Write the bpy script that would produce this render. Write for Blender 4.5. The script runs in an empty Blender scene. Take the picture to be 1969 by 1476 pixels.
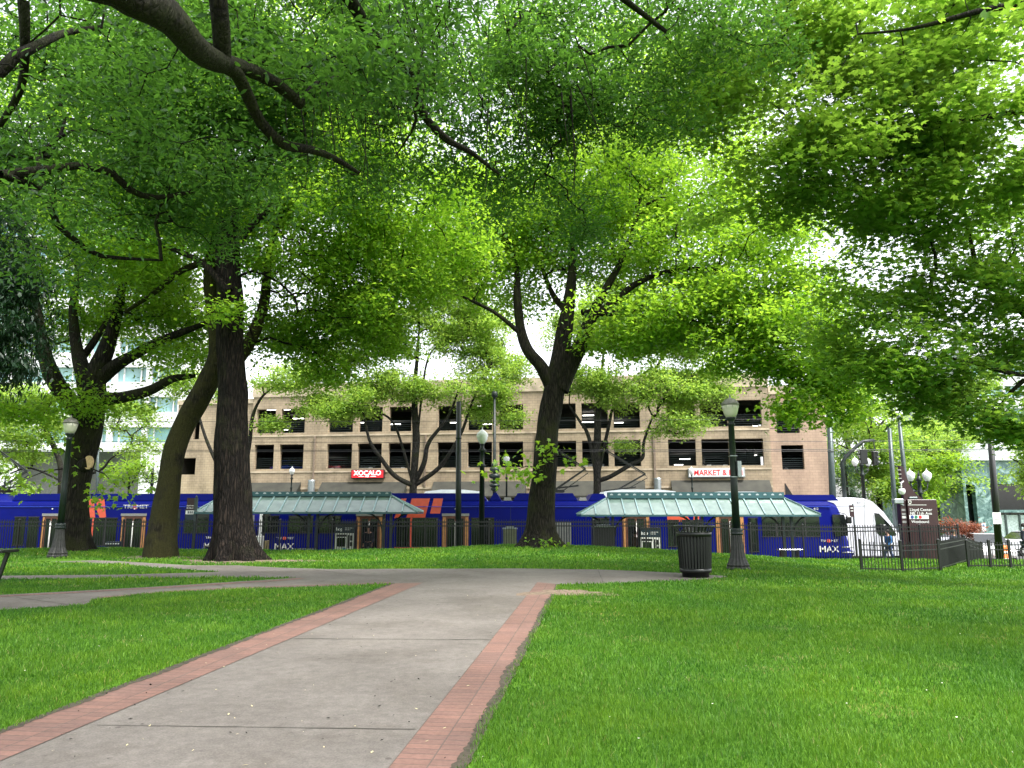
import bpy, math, random
import numpy as np
from mathutils import Vector, Matrix
from mathutils.geometry import tessellate_polygon

random.seed(7)
RNG = np.random.default_rng(11)
SC = bpy.context.scene
COL = SC.collection
R = math.radians

# ------------------------------------------------------------------ camera
EYE = 1.5
PITCH = math.atan((980 - 738) / 1422)
cam_d = bpy.data.cameras.new('camera')
cam = bpy.data.objects.new('camera', cam_d)
COL.objects.link(cam)
cam.location = (0, 0, EYE)
cam.rotation_euler = (R(90) + PITCH, 0, 0)
cam_d.sensor_width = 36
cam_d.lens = 26.0
cam_d.clip_start = 0.05
cam_d.clip_end = 3000
SC.camera = cam

# ------------------------------------------------------------------ sky and sun (bright overcast)
SUN_EL, SUN_AZ = R(60), R(125)          # azimuth measured from +Y towards +X
world = bpy.data.worlds.new('World')
SC.world = world
world.use_nodes = True
wn = world.node_tree
wn.nodes.clear()
sky = wn.nodes.new('ShaderNodeTexSky')
sky.sky_type = 'NISHITA'
sky.sun_disc = False
sky.sun_elevation = SUN_EL
sky.sun_rotation = SUN_AZ
sky.dust_density = 3.0
hsv = wn.nodes.new('ShaderNodeHueSaturation')
hsv.inputs['Saturation'].default_value = 0.22
hsv.inputs['Value'].default_value = 1.0
bg = wn.nodes.new('ShaderNodeBackground')
bg.inputs['Strength'].default_value = 0.15
wo = wn.nodes.new('ShaderNodeOutputWorld')
wn.links.new(sky.outputs[0], hsv.inputs['Color'])
wn.links.new(hsv.outputs[0], bg.inputs[0])
wn.links.new(bg.outputs[0], wo.inputs[0])
sd = bpy.data.lights.new('sun', 'SUN')
sd.energy = 1.7
sd.angle = R(14)
sd.color = (1.0, 0.97, 0.92)
sun = bpy.data.objects.new('sun', sd)
COL.objects.link(sun)
sun.rotation_euler = Vector((-math.sin(SUN_AZ) * math.cos(SUN_EL), -math.cos(SUN_AZ) * math.cos(SUN_EL), -math.sin(SUN_EL))).to_track_quat('-Z', 'Y').to_euler()
SC.view_settings.view_transform = 'Standard'
SC.view_settings.look = 'None'
SC.view_settings.gamma = 1
SC.view_settings.exposure = 1.95
SC.cycles.max_bounces = 8
SC.cycles.diffuse_bounces = 4
SC.cycles.transmission_bounces = 6
SC.cycles.transparent_max_bounces = 8

# ------------------------------------------------------------------ pixel helpers (photo pixels 1969x1476 -> world)
CT, ST = math.cos(PITCH), math.sin(PITCH)
def ray(u, v):
    a = (u - 984.5) / 1422.0
    b = (738 - v) / 1422.0
    return Vector((a, CT - b * ST, ST + b * CT))
def P(u, v, Y):
    d = ray(u, v)
    return Vector((0, 0, EYE)) + d * (Y / d.y)
def PG(u, v, z=0.0):
    d = ray(u, v)
    return Vector((0, 0, EYE)) + d * ((z - EYE) / d.z)
def PX(u, Y, v=980): return P(u, v, Y).x
def PZ(v, Y): return P(984, v, Y).z

def sstep(t):
    t = np.clip(t, 0, 1)
    return t * t * (3 - 2 * t)
def H(x, y):
    x = np.asarray(x, float); y = np.asarray(y, float)
    z = -0.36 * sstep((x - 5.0) / 7.0) * sstep((y - 9) / 13.0)
    z = z - 0.85 * sstep((y - 28.4) / 4.8)
    z = z - 0.5 * sstep((y - 34.5) / 1.5)
    z = z + 0.2 * np.exp(-((x - 1.1) ** 2 + (y - 27.2) ** 2) / (2 * 2.6 ** 2))
    z = z + 0.10 * np.exp(-((x + 15.6) ** 2 + (y - 26.5) ** 2) / (2 * 2.0 ** 2))
    un = 0.015 * np.sin(x * 1.3 + 2) * np.sin(y * 0.9) + 0.02 * np.sin(x * .45 + y * .3)
    mask = sstep((x - 5) / 3) + sstep((y - 24) / 3)
    return z + un * np.clip(mask, 0, 1)
def Hf(x, y): return float(H(x, y))

# ------------------------------------------------------------------ object helpers
def tag(o, label=None, cat=None, group=None, kind=None):
    if label: o['label'] = label
    if cat: o['category'] = cat
    if group: o['group'] = group
    if kind: o['kind'] = kind
    return o
def empty(name, loc, label=None, cat=None, group=None):
    o = bpy.data.objects.new(name, None)
    COL.objects.link(o)
    o.location = loc
    o.empty_display_size = 0.3
    return tag(o, label, cat, group)
def wloc(o):
    v = Vector((0, 0, 0))
    while o is not None:
        v += Vector(o.location); o = o.parent
    return v
def link(name, me, mat, parent=None):
    if mat is not None:
        ms = mat if isinstance(mat, (list, tuple)) else [mat]
        if len(me.materials) == 0:
            for m in ms: me.materials.append(m)
    o = bpy.data.objects.new(name, me)
    COL.objects.link(o)
    if parent is not None: o.parent = parent
    return o
def copy_tree(o, parent=None):
    c = o.copy(); COL.objects.link(c)
    c.parent = parent
    for ch in list(o.children): copy_tree(ch, c)
    return c

class MB:
    def __init__(s): s.v = []; s.f = []; s.m = []; s.sm = []; s.g = []
    def add(s, vs, fs, mi=0, smooth=False):
        b = len(s.v); s.g.append((b, len(s.f)))
        s.v += [tuple(p) for p in vs]
        for f in fs:
            s.f.append([i + b for i in f]); s.m.append(mi); s.sm.append(smooth)
    def box(s, x0, x1, y0, y1, z0, z1, mi=0, bev=0.0):
        if bev <= 0:
            vs = [(x0, y0, z0), (x1, y0, z0), (x1, y1, z0), (x0, y1, z0), (x0, y0, z1), (x1, y0, z1), (x1, y1, z1), (x0, y1, z1)]
            s.add(vs, [(0, 3, 2, 1), (4, 5, 6, 7), (0, 1, 5, 4), (1, 2, 6, 5), (2, 3, 7, 6), (3, 0, 4, 7)], mi)
        else:
            b = bev
            def ring(ins, z):
                return [(x0 + ins + b, y0 + ins, z), (x1 - ins - b, y0 + ins, z), (x1 - ins, y0 + ins + b, z), (x1 - ins, y1 - ins - b, z),
                        (x1 - ins - b, y1 - ins, z), (x0 + ins + b, y1 - ins, z), (x0 + ins, y1 - ins - b, z), (x0 + ins, y0 + ins + b, z)]
            rs = [ring(b * .7, z0), ring(0, z0 + b), ring(0, z1 - b), ring(b * .7, z1)]
            vs = sum(rs, [])
            fs = [tuple(range(7, -1, -1)), tuple(range(24, 32))]
            for k in range(3):
                for i in range(8):
                    j = (i + 1) % 8
                    fs.append((k * 8 + i, k * 8 + j, k * 8 + 8 + j, k * 8 + 8 + i))
            s.add(vs, fs, mi)
        return s
    def prism(s, poly, a0, a1, axis='y', mi=0):
        """poly in the two other axes, extruded along axis"""
        n = len(poly)
        def mk(p, a):
            if axis == 'y': return (p[0], a, p[1])
            if axis == 'x': return (a, p[0], p[1])
            return (p[0], p[1], a)
        vs = [mk(p, a0) for p in poly] + [mk(p, a1) for p in poly]
        fs = [tuple(range(n)), tuple(range(2 * n - 1, n - 1, -1))]
        for i in range(n):
            j = (i + 1) % n
            fs.append((j, i, n + i, n + j))
        s.add(vs, fs, mi)
        return s
    def bar(s, p, q, w, h=None, mi=0):
        p = Vector(p); q = Vector(q); h = h or w
        d = (q - p).normalized()
        up = Vector((0, 0, 1)) if abs(d.z) < .95 else Vector((0, 1, 0))
        a = d.cross(up).normalized(); b = a.cross(d)
        vs = []
        for c in (p, q):
            for sx, sy in ((-1, -1), (1, -1), (1, 1), (-1, 1)): vs.append(c + a * (sx * w / 2) + b * (sy * h / 2))
        s.add(vs, [(0, 3, 2, 1), (4, 5, 6, 7), (0, 1, 5, 4), (1, 2, 6, 5), (2, 3, 7, 6), (3, 0, 4, 7)], mi)
        return s
    def tube(s, pts, rad, n=8, mi=0, smooth=True):
        pts = [Vector(p) for p in pts]
        if not hasattr(rad, '__len__'): rad = [rad] * len(pts)
        vs = []; a = None
        for i, p in enumerate(pts):
            d = (pts[min(i + 1, len(pts) - 1)] - pts[max(i - 1, 0)]).normalized()
            if a is None: a = d.orthogonal().normalized()
            a = (a - d * a.dot(d)).normalized(); b = d.cross(a)
            for k in range(n):
                t = 2 * math.pi * k / n
                vs.append(p + (a * math.cos(t) + b * math.sin(t)) * rad[i])
        fs = [tuple(range(n - 1, -1, -1)), tuple(range((len(pts) - 1) * n, len(pts) * n))]
        for i in range(len(pts) - 1):
            for k in range(n):
                l = (k + 1) % n
                fs.append((i * n + k, i * n + l, (i + 1) * n + l, (i + 1) * n + k))
        s.add(vs, fs, mi, smooth)
        return s
    def lathe(s, prof, c=(0, 0, 0), n=16, mi=0, smooth=True, flute=0.0, nf=0):
        vs = []
        for (r, z) in prof:
            for k in range(n):
                t = 2 * math.pi * k / n
                rr = r * (1 - (flute if nf and (k % 2) else 0))
                vs.append((c[0] + rr * math.cos(t), c[1] + rr * math.sin(t), c[2] + z))
        fs = [tuple(range(n - 1, -1, -1)), tuple(range((len(prof) - 1) * n, len(prof) * n))]
        for i in range(len(prof) - 1):
            for k in range(n):
                l = (k + 1) % n
                fs.append((i * n + k, i * n + l, (i + 1) * n + l, (i + 1) * n + k))
        s.add(vs, fs, mi, smooth)
        return s
    def disc(s, c, r, n=16, th=.004, mi=0):      # disc facing -Y
        s.prism([(c[0] + r * math.cos(2 * math.pi * k / n), c[2] + r * math.sin(2 * math.pi * k / n)) for k in range(n)], c[1], c[1] + th, 'y', mi)
        return s
    def holed(s, x0, x1, z0, z1, holes, y0, y1, mi=0):
        """wall in the xz plane with rectangular holes, thickness y0..y1"""
        xs = sorted(set([x0, x1] + [min(max(h[k], x0), x1) for h in holes for k in (0, 1)]))
        zs = sorted(set([z0, z1] + [min(max(h[k], z0), z1) for h in holes for k in (2, 3)]))
        nx, nz = len(xs) - 1, len(zs) - 1
        def solid(i, j):
            if i < 0 or j < 0 or i >= nx or j >= nz: return False
            cx, cz = (xs[i] + xs[i + 1]) / 2, (zs[j] + zs[j + 1]) / 2
            return not any(h[0] < cx < h[1] and h[2] < cz < h[3] for h in holes)
        for i in range(nx):
            for j in range(nz):
                if not solid(i, j): continue
                a, b, c, d = xs[i], xs[i + 1], zs[j], zs[j + 1]
                s.add([(a, y0, c), (b, y0, c), (b, y0, d), (a, y0, d)], [(0, 1, 2, 3)], mi)
                s.add([(a, y1, c), (b, y1, c), (b, y1, d), (a, y1, d)], [(3, 2, 1, 0)], mi)
                if not solid(i - 1, j): s.add([(a, y0, c), (a, y0, d), (a, y1, d), (a, y1, c)], [(0, 1, 2, 3)], mi)
                if not solid(i + 1, j): s.add([(b, y0, c), (b, y1, c), (b, y1, d), (b, y0, d)], [(0, 1, 2, 3)], mi)
                if not solid(i, j - 1): s.add([(a, y0, c), (a, y1, c), (b, y1, c), (b, y0, c)], [(0, 1, 2, 3)], mi)
                if not solid(i, j + 1): s.add([(a, y0, d), (b, y0, d), (b, y1, d), (a, y1, d)], [(0, 1, 2, 3)], mi)
        return s
    def build(s, name, mat, parent=None):
        off = wloc(parent) if parent is not None else Vector((0, 0, 0))
        me = bpy.data.meshes.new(name)
        me.from_pydata([(p[0] - off.x, p[1] - off.y, p[2] - off.z) for p in s.v], [], s.f)
        me.polygons.foreach_set('material_index', s.m)
        me.polygons.foreach_set('use_smooth', s.sm)
        me.update()
        return link(name, me, mat, parent)
    def each(s, name, mat, parent):
        """every separate piece becomes an object of its own"""
        gs = s.g + [(len(s.v), len(s.f))]; out = []
        for (v0, f0), (v1, f1) in zip(gs[:-1], gs[1:]):
            m = MB(); m.v = s.v[v0:v1]; m.f = [[i - v0 for i in f] for f in s.f[f0:f1]]; m.m = s.m[f0:f1]; m.sm = s.sm[f0:f1]
            out.append(m.build(name, mat, parent))
        return out
    def build_at(s, name, mat, loc):
        """top-level single mesh thing with its origin at loc"""
        me = bpy.data.meshes.new(name)
        me.from_pydata([(p[0] - loc[0], p[1] - loc[1], p[2] - loc[2]) for p in s.v], [], s.f)
        me.polygons.foreach_set('material_index', s.m)
        me.polygons.foreach_set('use_smooth', s.sm)
        me.update()
        o = link(name, me, mat); o.location = loc
        return o

def tri_mesh(name, verts, tris, mat, parent=None, attr=None, smooth=False):
    """numpy arrays -> mesh, offset by the parent's place"""
    off = np.array(wloc(parent)) if parent is not None else np.zeros(3)
    me = bpy.data.meshes.new(name)
    nv, nt = len(verts), len(tris)
    me.vertices.add(nv)
    me.vertices.foreach_set('co', (verts - off).astype(np.float32).ravel())
    k = tris.shape[1]
    me.loops.add(nt * k)
    me.loops.foreach_set('vertex_index', tris.astype(np.int32).ravel())
    me.polygons.add(nt)
    me.polygons.foreach_set('loop_start', (np.arange(nt) * k).astype(np.int32))
    if smooth: me.polygons.foreach_set('use_smooth', np.ones(nt, bool))
    me.update(calc_edges=True)
    if attr is not None:
        a = me.attributes.new('tint', 'FLOAT', 'POINT')
        a.data.foreach_set('value', attr.astype(np.float32))
    return link(name, me, mat, parent)

def text(name, s, size, loc, mat, parent, rotz=0, extrude=.006, align='CENTER', bold=0.0, sx=1.0, rootoff=True):
    cu = bpy.data.curves.new('t', 'FONT')
    cu.body = s; cu.size = size; cu.extrude = extrude; cu.align_x = align; cu.align_y = 'CENTER'; cu.offset = bold
    to = bpy.data.objects.new('t', cu); COL.objects.link(to)
    me = bpy.data.meshes.new_from_object(to)
    bpy.data.objects.remove(to)
    me.name = name
    off = wloc(parent) if (parent is not None and rootoff) else Vector((0, 0, 0))
    M_ = Matrix.Translation(Vector(loc) - off) @ Matrix.Rotation(rotz, 4, 'Z') @ Matrix.Rotation(R(90), 4, 'X') @ Matrix.Diagonal((sx, 1, 1, 1))
    me.transform(M_)
    me.materials.clear()
    return link(name, me, mat, parent)

# ------------------------------------------------------------------ materials
def newmat(name):
    m = bpy.data.materials.new(name); m.use_nodes = True
    nt = m.node_tree
    return m, nt, nt.nodes['Principled BSDF']
def N(nt, t, **kw):
    n = nt.nodes.new(t)
    for k, v in kw.items():
        if k in n.inputs: n.inputs[k].default_value = v
        else: setattr(n, k, v)
    return n
def ramp(nt, stops):
    r = nt.nodes.new('ShaderNodeValToRGB')
    e = r.color_ramp.elements
    while len(e) < len(stops): e.new(0.5)
    for i, (p, c) in enumerate(stops):
        e[i].position = p; e[i].color = (c[0], c[1], c[2], 1)
    return r
def mixc(nt, fac, a, b, mode='MIX'):
    m = nt.nodes.new('ShaderNodeMix'); m.data_type = 'RGBA'; m.blend_type = mode
    for sock, val in ((m.inputs['Factor'], fac), (m.inputs['A'], a), (m.inputs['B'], b)):
        if hasattr(val, 'links'): nt.links.new(val, sock)
        elif isinstance(val, (int, float)): sock.default_value = val
        else: sock.default_value = (val[0], val[1], val[2], 1)
    # the colour sockets are the RGBA ones
    return m
def MIX(nt, fac, a, b, mode='MIX'):
    m = nt.nodes.new('ShaderNodeMixRGB'); m.blend_type = mode
    for i, val in enumerate((fac, a, b)):
        if hasattr(val, 'is_output'): nt.links.new(val, m.inputs[i])
        elif isinstance(val, (int, float)): m.inputs[i].default_value = val
        else: m.inputs[i].default_value = (val[0], val[1], val[2], 1)
    return m.outputs[0]
def bump(nt, b, h, strength=.3, dist=.02):
    n = N(nt, 'ShaderNodeBump'); n.inputs['Strength'].default_value = strength; n.inputs['Distance'].default_value = dist
    nt.links.new(h, n.inputs['Height']); nt.links.new(n.outputs[0], b.inputs['Normal'])
def M(name, col, rough=.6, metal=0.0, var=.18, scale=6.0, bmp=0.0, spec=.5, emit=0.0, coat=0.0):
    m, nt, b = newmat(name)
    tc = N(nt, 'ShaderNodeTexCoord')
    no = N(nt, 'ShaderNodeTexNoise'); no.inputs['Scale'].default_value = scale; no.inputs['Detail'].default_value = 6
    nt.links.new(tc.outputs['Object'], no.inputs['Vector'])
    lo = [c * (1 - var) for c in col]; hi = [min(1, c * (1 + var)) for c in col]
    r = ramp(nt, [(.3, lo), (.7, hi)])
    nt.links.new(no.outputs['Fac'], r.inputs[0]); nt.links.new(r.outputs[0], b.inputs['Base Color'])
    b.inputs['Roughness'].default_value = rough
    b.inputs['Metallic'].default_value = metal
    b.inputs['Specular IOR Level'].default_value = spec
    if coat: b.inputs['Coat Weight'].default_value = coat; b.inputs['Coat Roughness'].default_value = .05
    if emit:
        b.inputs['Emission Color'].default_value = (*col, 1); b.inputs['Emission Strength'].default_value = emit
    if bmp: bump(nt, b, no.outputs['Fac'], bmp, .01)
    return m

def leaf_mat(name, dark, light, trans, tfac=.45, rough=.45):
    m, nt, b = newmat(name)
    at = N(nt, 'ShaderNodeAttribute'); at.attribute_name = 'tint'
    r = ramp(nt, [(0, dark), (1, light)])
    nt.links.new(at.outputs['Fac'], r.inputs[0])
    nt.links.new(r.outputs[0], b.inputs['Base Color'])
    b.inputs['Roughness'].default_value = rough
    b.inputs['Specular IOR Level'].default_value = .35
    tr = N(nt, 'ShaderNodeBsdfTranslucent')
    tl = ramp(nt, [(0, [c * .75 for c in trans]), (1, [min(1, c * 1.2) for c in trans])])
    nt.links.new(at.outputs['Fac'], tl.inputs[0]); nt.links.new(tl.outputs[0], tr.inputs['Color'])
    mx = N(nt, 'ShaderNodeMixShader'); mx.inputs[0].default_value = tfac
    out = nt.nodes['Material Output']
    nt.links.new(b.outputs[0], mx.inputs[1]); nt.links.new(tr.outputs[0], mx.inputs[2]); nt.links.new(mx.outputs[0], out.inputs['Surface'])
    return m

def bark_mat(name, dark, light, moss=None, mossamt=.5, vs=6.0, bstr=1.0):
    m, nt, b = newmat(name)
    tc = N(nt, 'ShaderNodeTexCoord')
    mp = N(nt, 'ShaderNodeMapping'); mp.inputs['Scale'].default_value = (vs, vs, vs * .16)
    nt.links.new(tc.outputs['Object'], mp.inputs['Vector'])
    # wobble
    nz = N(nt, 'ShaderNodeTexNoise'); nz.inputs['Scale'].default_value = 2.2; nz.inputs['Detail'].default_value = 3
    nt.links.new(mp.outputs[0], nz.inputs['Vector'])
    ad = N(nt, 'ShaderNodeVectorMath'); ad.operation = 'MULTIPLY_ADD'
    nt.links.new(nz.outputs['Color'], ad.inputs[0]); ad.inputs[1].default_value = (.5, .5, .5); nt.links.new(mp.outputs[0], ad.inputs[2])
    vo = N(nt, 'ShaderNodeTexVoronoi'); vo.feature = 'DISTANCE_TO_EDGE'; vo.inputs['Scale'].default_value = 2.2
    nt.links.new(ad.outputs[0], vo.inputs['Vector'])
    no = N(nt, 'ShaderNodeTexNoise'); no.inputs['Scale'].default_value = 3; no.inputs['Detail'].default_value = 10; no.inputs['Roughness'].default_value = .7
    nt.links.new(mp.outputs[0], no.inputs['Vector'])
    r = ramp(nt, [(.0, [c * .35 for c in dark]), (.12, dark), (.45, light)])
    nt.links.new(vo.outputs['Distance'], r.inputs[0])
    c = MIX(nt, .7, r.outputs[0], no.outputs['Fac'], 'OVERLAY')
    if moss:
        n2 = N(nt, 'ShaderNodeTexNoise'); n2.inputs['Scale'].default_value = 1.4; n2.inputs['Detail'].default_value = 8; n2.inputs['Roughness'].default_value = .65
        nt.links.new(tc.outputs['Object'], n2.inputs['Vector'])
        r2 = ramp(nt, [(.62 - mossamt * .3, (0, 0, 0)), (.75 - mossamt * .3, (1, 1, 1))])
        nt.links.new(n2.outputs['Fac'], r2.inputs[0])
        n3 = N(nt, 'ShaderNodeTexNoise'); n3.inputs['Scale'].default_value = 25
        nt.links.new(tc.outputs['Object'], n3.inputs['Vector'])
        mc = ramp(nt, [(.3, [x * .55 for x in moss]), (.7, moss)])
        nt.links.new(n3.outputs['Fac'], mc.inputs[0])
        c = MIX(nt, r2.outputs[0], c, mc.outputs[0])
    nt.links.new(c, b.inputs['Base Color'])
    b.inputs['Roughness'].default_value = .9
    b.inputs['Specular IOR Level'].default_value = .2
    a2 = N(nt, 'ShaderNodeMath'); a2.operation = 'MULTIPLY_ADD'
    nt.links.new(no.outputs['Fac'], a2.inputs[0]); a2.inputs[1].default_value = .35
    mn = N(nt, 'ShaderNodeMath'); mn.operation = 'MINIMUM'; nt.links.new(vo.outputs['Distance'], mn.inputs[0]); mn.inputs[1].default_value = .35
    nt.links.new(mn.outputs[0], a2.inputs[2])
    bump(nt, b, a2.outputs[0], bstr, .08)
    return m

def block_mat(name, c1, c2, mortar, bw=.4, bh=.2, rough=.85, ms=.01, stain=.35, off=.5, uvmap=False, bstr=.4):
    m, nt, b = newmat(name)
    tc = N(nt, 'ShaderNodeTexCoord')
    if uvmap:
        vec = tc.outputs['UV']
    else:
        sp = N(nt, 'ShaderNodeSeparateXYZ'); nt.links.new(tc.outputs['Object'], sp.inputs[0])
        ad = N(nt, 'ShaderNodeMath'); ad.operation = 'ADD'
        nt.links.new(sp.outputs['X'], ad.inputs[0]); nt.links.new(sp.outputs['Y'], ad.inputs[1])
        cb = N(nt, 'ShaderNodeCombineXYZ'); nt.links.new(ad.outputs[0], cb.inputs['X']); nt.links.new(sp.outputs['Z'], cb.inputs['Y'])
        vec = cb.outputs[0]
    br = N(nt, 'ShaderNodeTexBrick'); br.offset = off
    for k, v in (('Scale', 1.0), ('Brick Width', bw), ('Row Height', bh), ('Mortar Size', ms), ('Mortar Smooth', .2), ('Bias', 0)): br.inputs[k].default_value = v
    br.inputs['Color1'].default_value = (*c1, 1); br.inputs['Color2'].default_value = (*c2, 1); br.inputs['Mortar'].default_value = (*mortar, 1)
    nt.links.new(vec, br.inputs['Vector'])
    no = N(nt, 'ShaderNodeTexNoise'); no.inputs['Scale'].default_value = .8; no.inputs['Detail'].default_value = 9; no.inputs['Roughness'].default_value = .65
    mp = N(nt, 'ShaderNodeMapping'); mp.inputs['Scale'].default_value = (1, 1, .35) if not uvmap else (1, 1, 1)
    nt.links.new(tc.outputs['Object'], mp.inputs['Vector']); nt.links.new(mp.outputs[0], no.inputs['Vector'])
    r = ramp(nt, [(.35, (1 - stain,) * 3), (.62, (1.0, 1.0, 1.0))])
    nt.links.new(no.outputs['Fac'], r.inputs[0])
    c = MIX(nt, 1.0, br.outputs['Color'], r.outputs[0], 'MULTIPLY')
    n2 = N(nt, 'ShaderNodeTexNoise'); n2.inputs['Scale'].default_value = 40; n2.inputs['Detail'].default_value = 4
    nt.links.new(tc.outputs['Object'], n2.inputs['Vector'])
    c = MIX(nt, .35, c, n2.outputs['Fac'], 'OVERLAY')
    nt.links.new(c, b.inputs['Base Color'])
    b.inputs['Roughness'].default_value = rough
    s_ = N(nt, 'ShaderNodeMath'); s_.operation = 'SUBTRACT'; s_.inputs[0].default_value = 1; nt.links.new(br.outputs['Fac'], s_.inputs[1])
    bump(nt, b, s_.outputs[0], bstr, .01)
    return m
# ================================================================== MATERIALS
def soil_mat():
    m, nt, b = newmat('lawn_soil')
    tc = N(nt, 'ShaderNodeTexCoord')
    n1 = N(nt, 'ShaderNodeTexNoise'); n1.inputs['Scale'].default_value = .35; n1.inputs['Detail'].default_value = 6
    n2 = N(nt, 'ShaderNodeTexNoise'); n2.inputs['Scale'].default_value = 14; n2.inputs['Detail'].default_value = 8
    for n in (n1, n2): nt.links.new(tc.outputs['Object'], n.inputs['Vector'])
    r1 = ramp(nt, [(.35, (.045, .11, .010)), (.65, (.08, .18, .014))])
    nt.links.new(n1.outputs['Fac'], r1.inputs[0])
    c = MIX(nt, .6, r1.outputs[0], n2.outputs['Fac'], 'OVERLAY')
    nt.links.new(c, b.inputs['Base Color']); b.inputs['Roughness'].default_value = .95
    b.inputs['Specular IOR Level'].default_value = .1
    bump(nt, b, n2.outputs['Fac'], .8, .03)
    return m
def concrete_mat(name, c1, c2, sc=1.0):
    m, nt, b = newmat(name)
    tc = N(nt, 'ShaderNodeTexCoord')
    n1 = N(nt, 'ShaderNodeTexNoise'); n1.inputs['Scale'].default_value = .9 * sc; n1.inputs['Detail'].default_value = 8; n1.inputs['Roughness'].default_value = .6
    n2 = N(nt, 'ShaderNodeTexNoise'); n2.inputs['Scale'].default_value = 90; n2.inputs['Detail'].default_value = 4
    n3 = N(nt, 'ShaderNodeTexNoise'); n3.inputs['Scale'].default_value = 9; n3.inputs['Detail'].default_value = 6; n3.inputs['Roughness'].default_value = .7
    for n in (n1, n2, n3): nt.links.new(tc.outputs['Object'], n.inputs['Vector'])
    r1 = ramp(nt, [(.32, c1), (.68, c2)]); nt.links.new(n1.outputs['Fac'], r1.inputs[0])
    c = MIX(nt, .45, r1.outputs[0], n2.outputs['Fac'], 'OVERLAY')
    c = MIX(nt, .45, c, n3.outputs['Fac'], 'OVERLAY')
    n4 = N(nt, 'ShaderNodeTexNoise'); n4.inputs['Scale'].default_value = .45 * sc; n4.inputs['Detail'].default_value = 10; n4.inputs['Roughness'].default_value = .75; n4.inputs['Distortion'].default_value = .6
    nt.links.new(tc.outputs['Object'], n4.inputs['Vector'])
    r4 = ramp(nt, [(.36, (.80, .78, .75)), (.52, (1, 1, 1)), (.68, (1.0, .99, .96))]); nt.links.new(n4.outputs['Fac'], r4.inputs[0])
    c = MIX(nt, .85, c, r4.outputs[0], 'MULTIPLY')
    vo = N(nt, 'ShaderNodeTexVoronoi'); vo.inputs['Scale'].default_value = 2.6; vo.inputs['Randomness'].default_value = 1
    nt.links.new(tc.outputs['Object'], vo.inputs['Vector'])
    r5 = ramp(nt, [(.045, (.45, .43, .42)), (.06, (1, 1, 1))]); nt.links.new(vo.outputs['Distance'], r5.inputs[0])
    c = MIX(nt, .7, c, r5.outputs[0], 'MULTIPLY')
    nt.links.new(c, b.inputs['Base Color']); b.inputs['Roughness'].default_value = .9
    b.inputs['Specular IOR Level'].default_value = .25
    bump(nt, b, n2.outputs['Fac'], .35, .004)
    return m
MAT = {}
MAT['soil'] = soil_mat()
MAT['path'] = concrete_mat('path_concrete', (.125, .111, .101), (.172, .154, .141))
MAT['pave_far'] = concrete_mat('platform_concrete', (.28, .27, .25), (.36, .35, .33))
MAT['asphalt'] = concrete_mat('asphalt', (.05, .05, .052), (.075, .075, .078))
MAT['brick'] = block_mat('brick_edging', (.225, .118, .093), (.17, .096, .080), (.115, .085, .072), bw=.205, bh=.098, ms=.005, stain=.3, off=0.0, uvmap=True, bstr=.8)
MAT['joint'] = M('path_joint', (.055, .05, .042), .95)
MAT['dirt'] = M('bare_dirt', (.16, .115, .08), .95, var=.4, scale=12, bmp=.8)
def grass_blade():
    m, nt, b = newmat('grass_blade')
    at = N(nt, 'ShaderNodeAttribute'); at.attribute_name = 'tint'
    tc = N(nt, 'ShaderNodeTexCoord')
    n1 = N(nt, 'ShaderNodeTexNoise'); n1.inputs['Scale'].default_value = .5; n1.inputs['Detail'].default_value = 5
    nt.links.new(tc.outputs['Object'], n1.inputs['Vector'])
    r = ramp(nt, [(0, (.045, .145, .014)), (.6, (.125, .275, .018)), (.93, (.20, .37, .035)), (1, (.34, .34, .12))])
    nt.links.new(at.outputs['Fac'], r.inputs[0])
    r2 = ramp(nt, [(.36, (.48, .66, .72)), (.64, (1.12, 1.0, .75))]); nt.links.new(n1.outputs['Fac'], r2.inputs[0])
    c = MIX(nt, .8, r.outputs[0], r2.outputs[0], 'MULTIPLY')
    nt.links.new(c, b.inputs['Base Color']); b.inputs['Roughness'].default_value = .5
    b.inputs['Specular IOR Level'].default_value = .3
    tr = N(nt, 'ShaderNodeBsdfTranslucent'); nt.links.new(c, tr.inputs['Color'])
    mx = N(nt, 'ShaderNodeMixShader'); mx.inputs[0].default_value = .35
    nt.links.new(b.outputs[0], mx.inputs[1]); nt.links.new(tr.outputs[0], mx.inputs[2])
    nt.links.new(mx.outputs[0], nt.nodes['Material Output'].inputs['Surface'])
    return m
MAT['blade'] = grass_blade()
MAT['black'] = M('black_painted_metal', (.0055, .006, .006), .38, var=.3, scale=20)
MAT['green_metal'] = M('dark_green_metal', (.0045, .011, .010), .45, var=.35, scale=12, bmp=.1)
MAT['grey_metal'] = M('grey_green_metal', (.045, .062, .062), .4, .4, var=.15)
MAT['galv'] = M('galvanised_metal', (.30, .33, .34), .4, .6, var=.12)
MAT['steel'] = M('steel', (.45, .45, .46), .3, .8)
MAT['white'] = M('white_paint', (.75, .75, .76), .35, var=.05)
MAT['offwhite'] = M('offwhite_panel', (.60, .60, .57), .5, var=.08)
MAT['blue'] = M('blue_vehicle_paint', (.0005, .004, .135), .40, var=.10, scale=1.2, spec=.13)
MAT['orange'] = M('orange_decal', (.62, .09, .045), .35, var=.08)
MAT['bluedark'] = M('joint_blue', (.004, .006, .04), .5)  # plain dark blue of the train's panel joints
MAT['black_glass'] = M('dark_window_glass', (.010, .013, .013), .06, var=.3, scale=3, spec=.8)
MAT['rubber'] = M('rubber', (.02, .02, .02), .8)
MAT['tan'] = M('tan_panel', (.42, .20, .07), .5, var=.25)
MAT['brown'] = M('brown_panel', (.13, .045, .025), .5, var=.3)
MAT['grey'] = M('grey_panel', (.22, .22, .215), .5, var=.1)
MAT['dark'] = M('dark_recess', (.012, .012, .013), .8)
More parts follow.
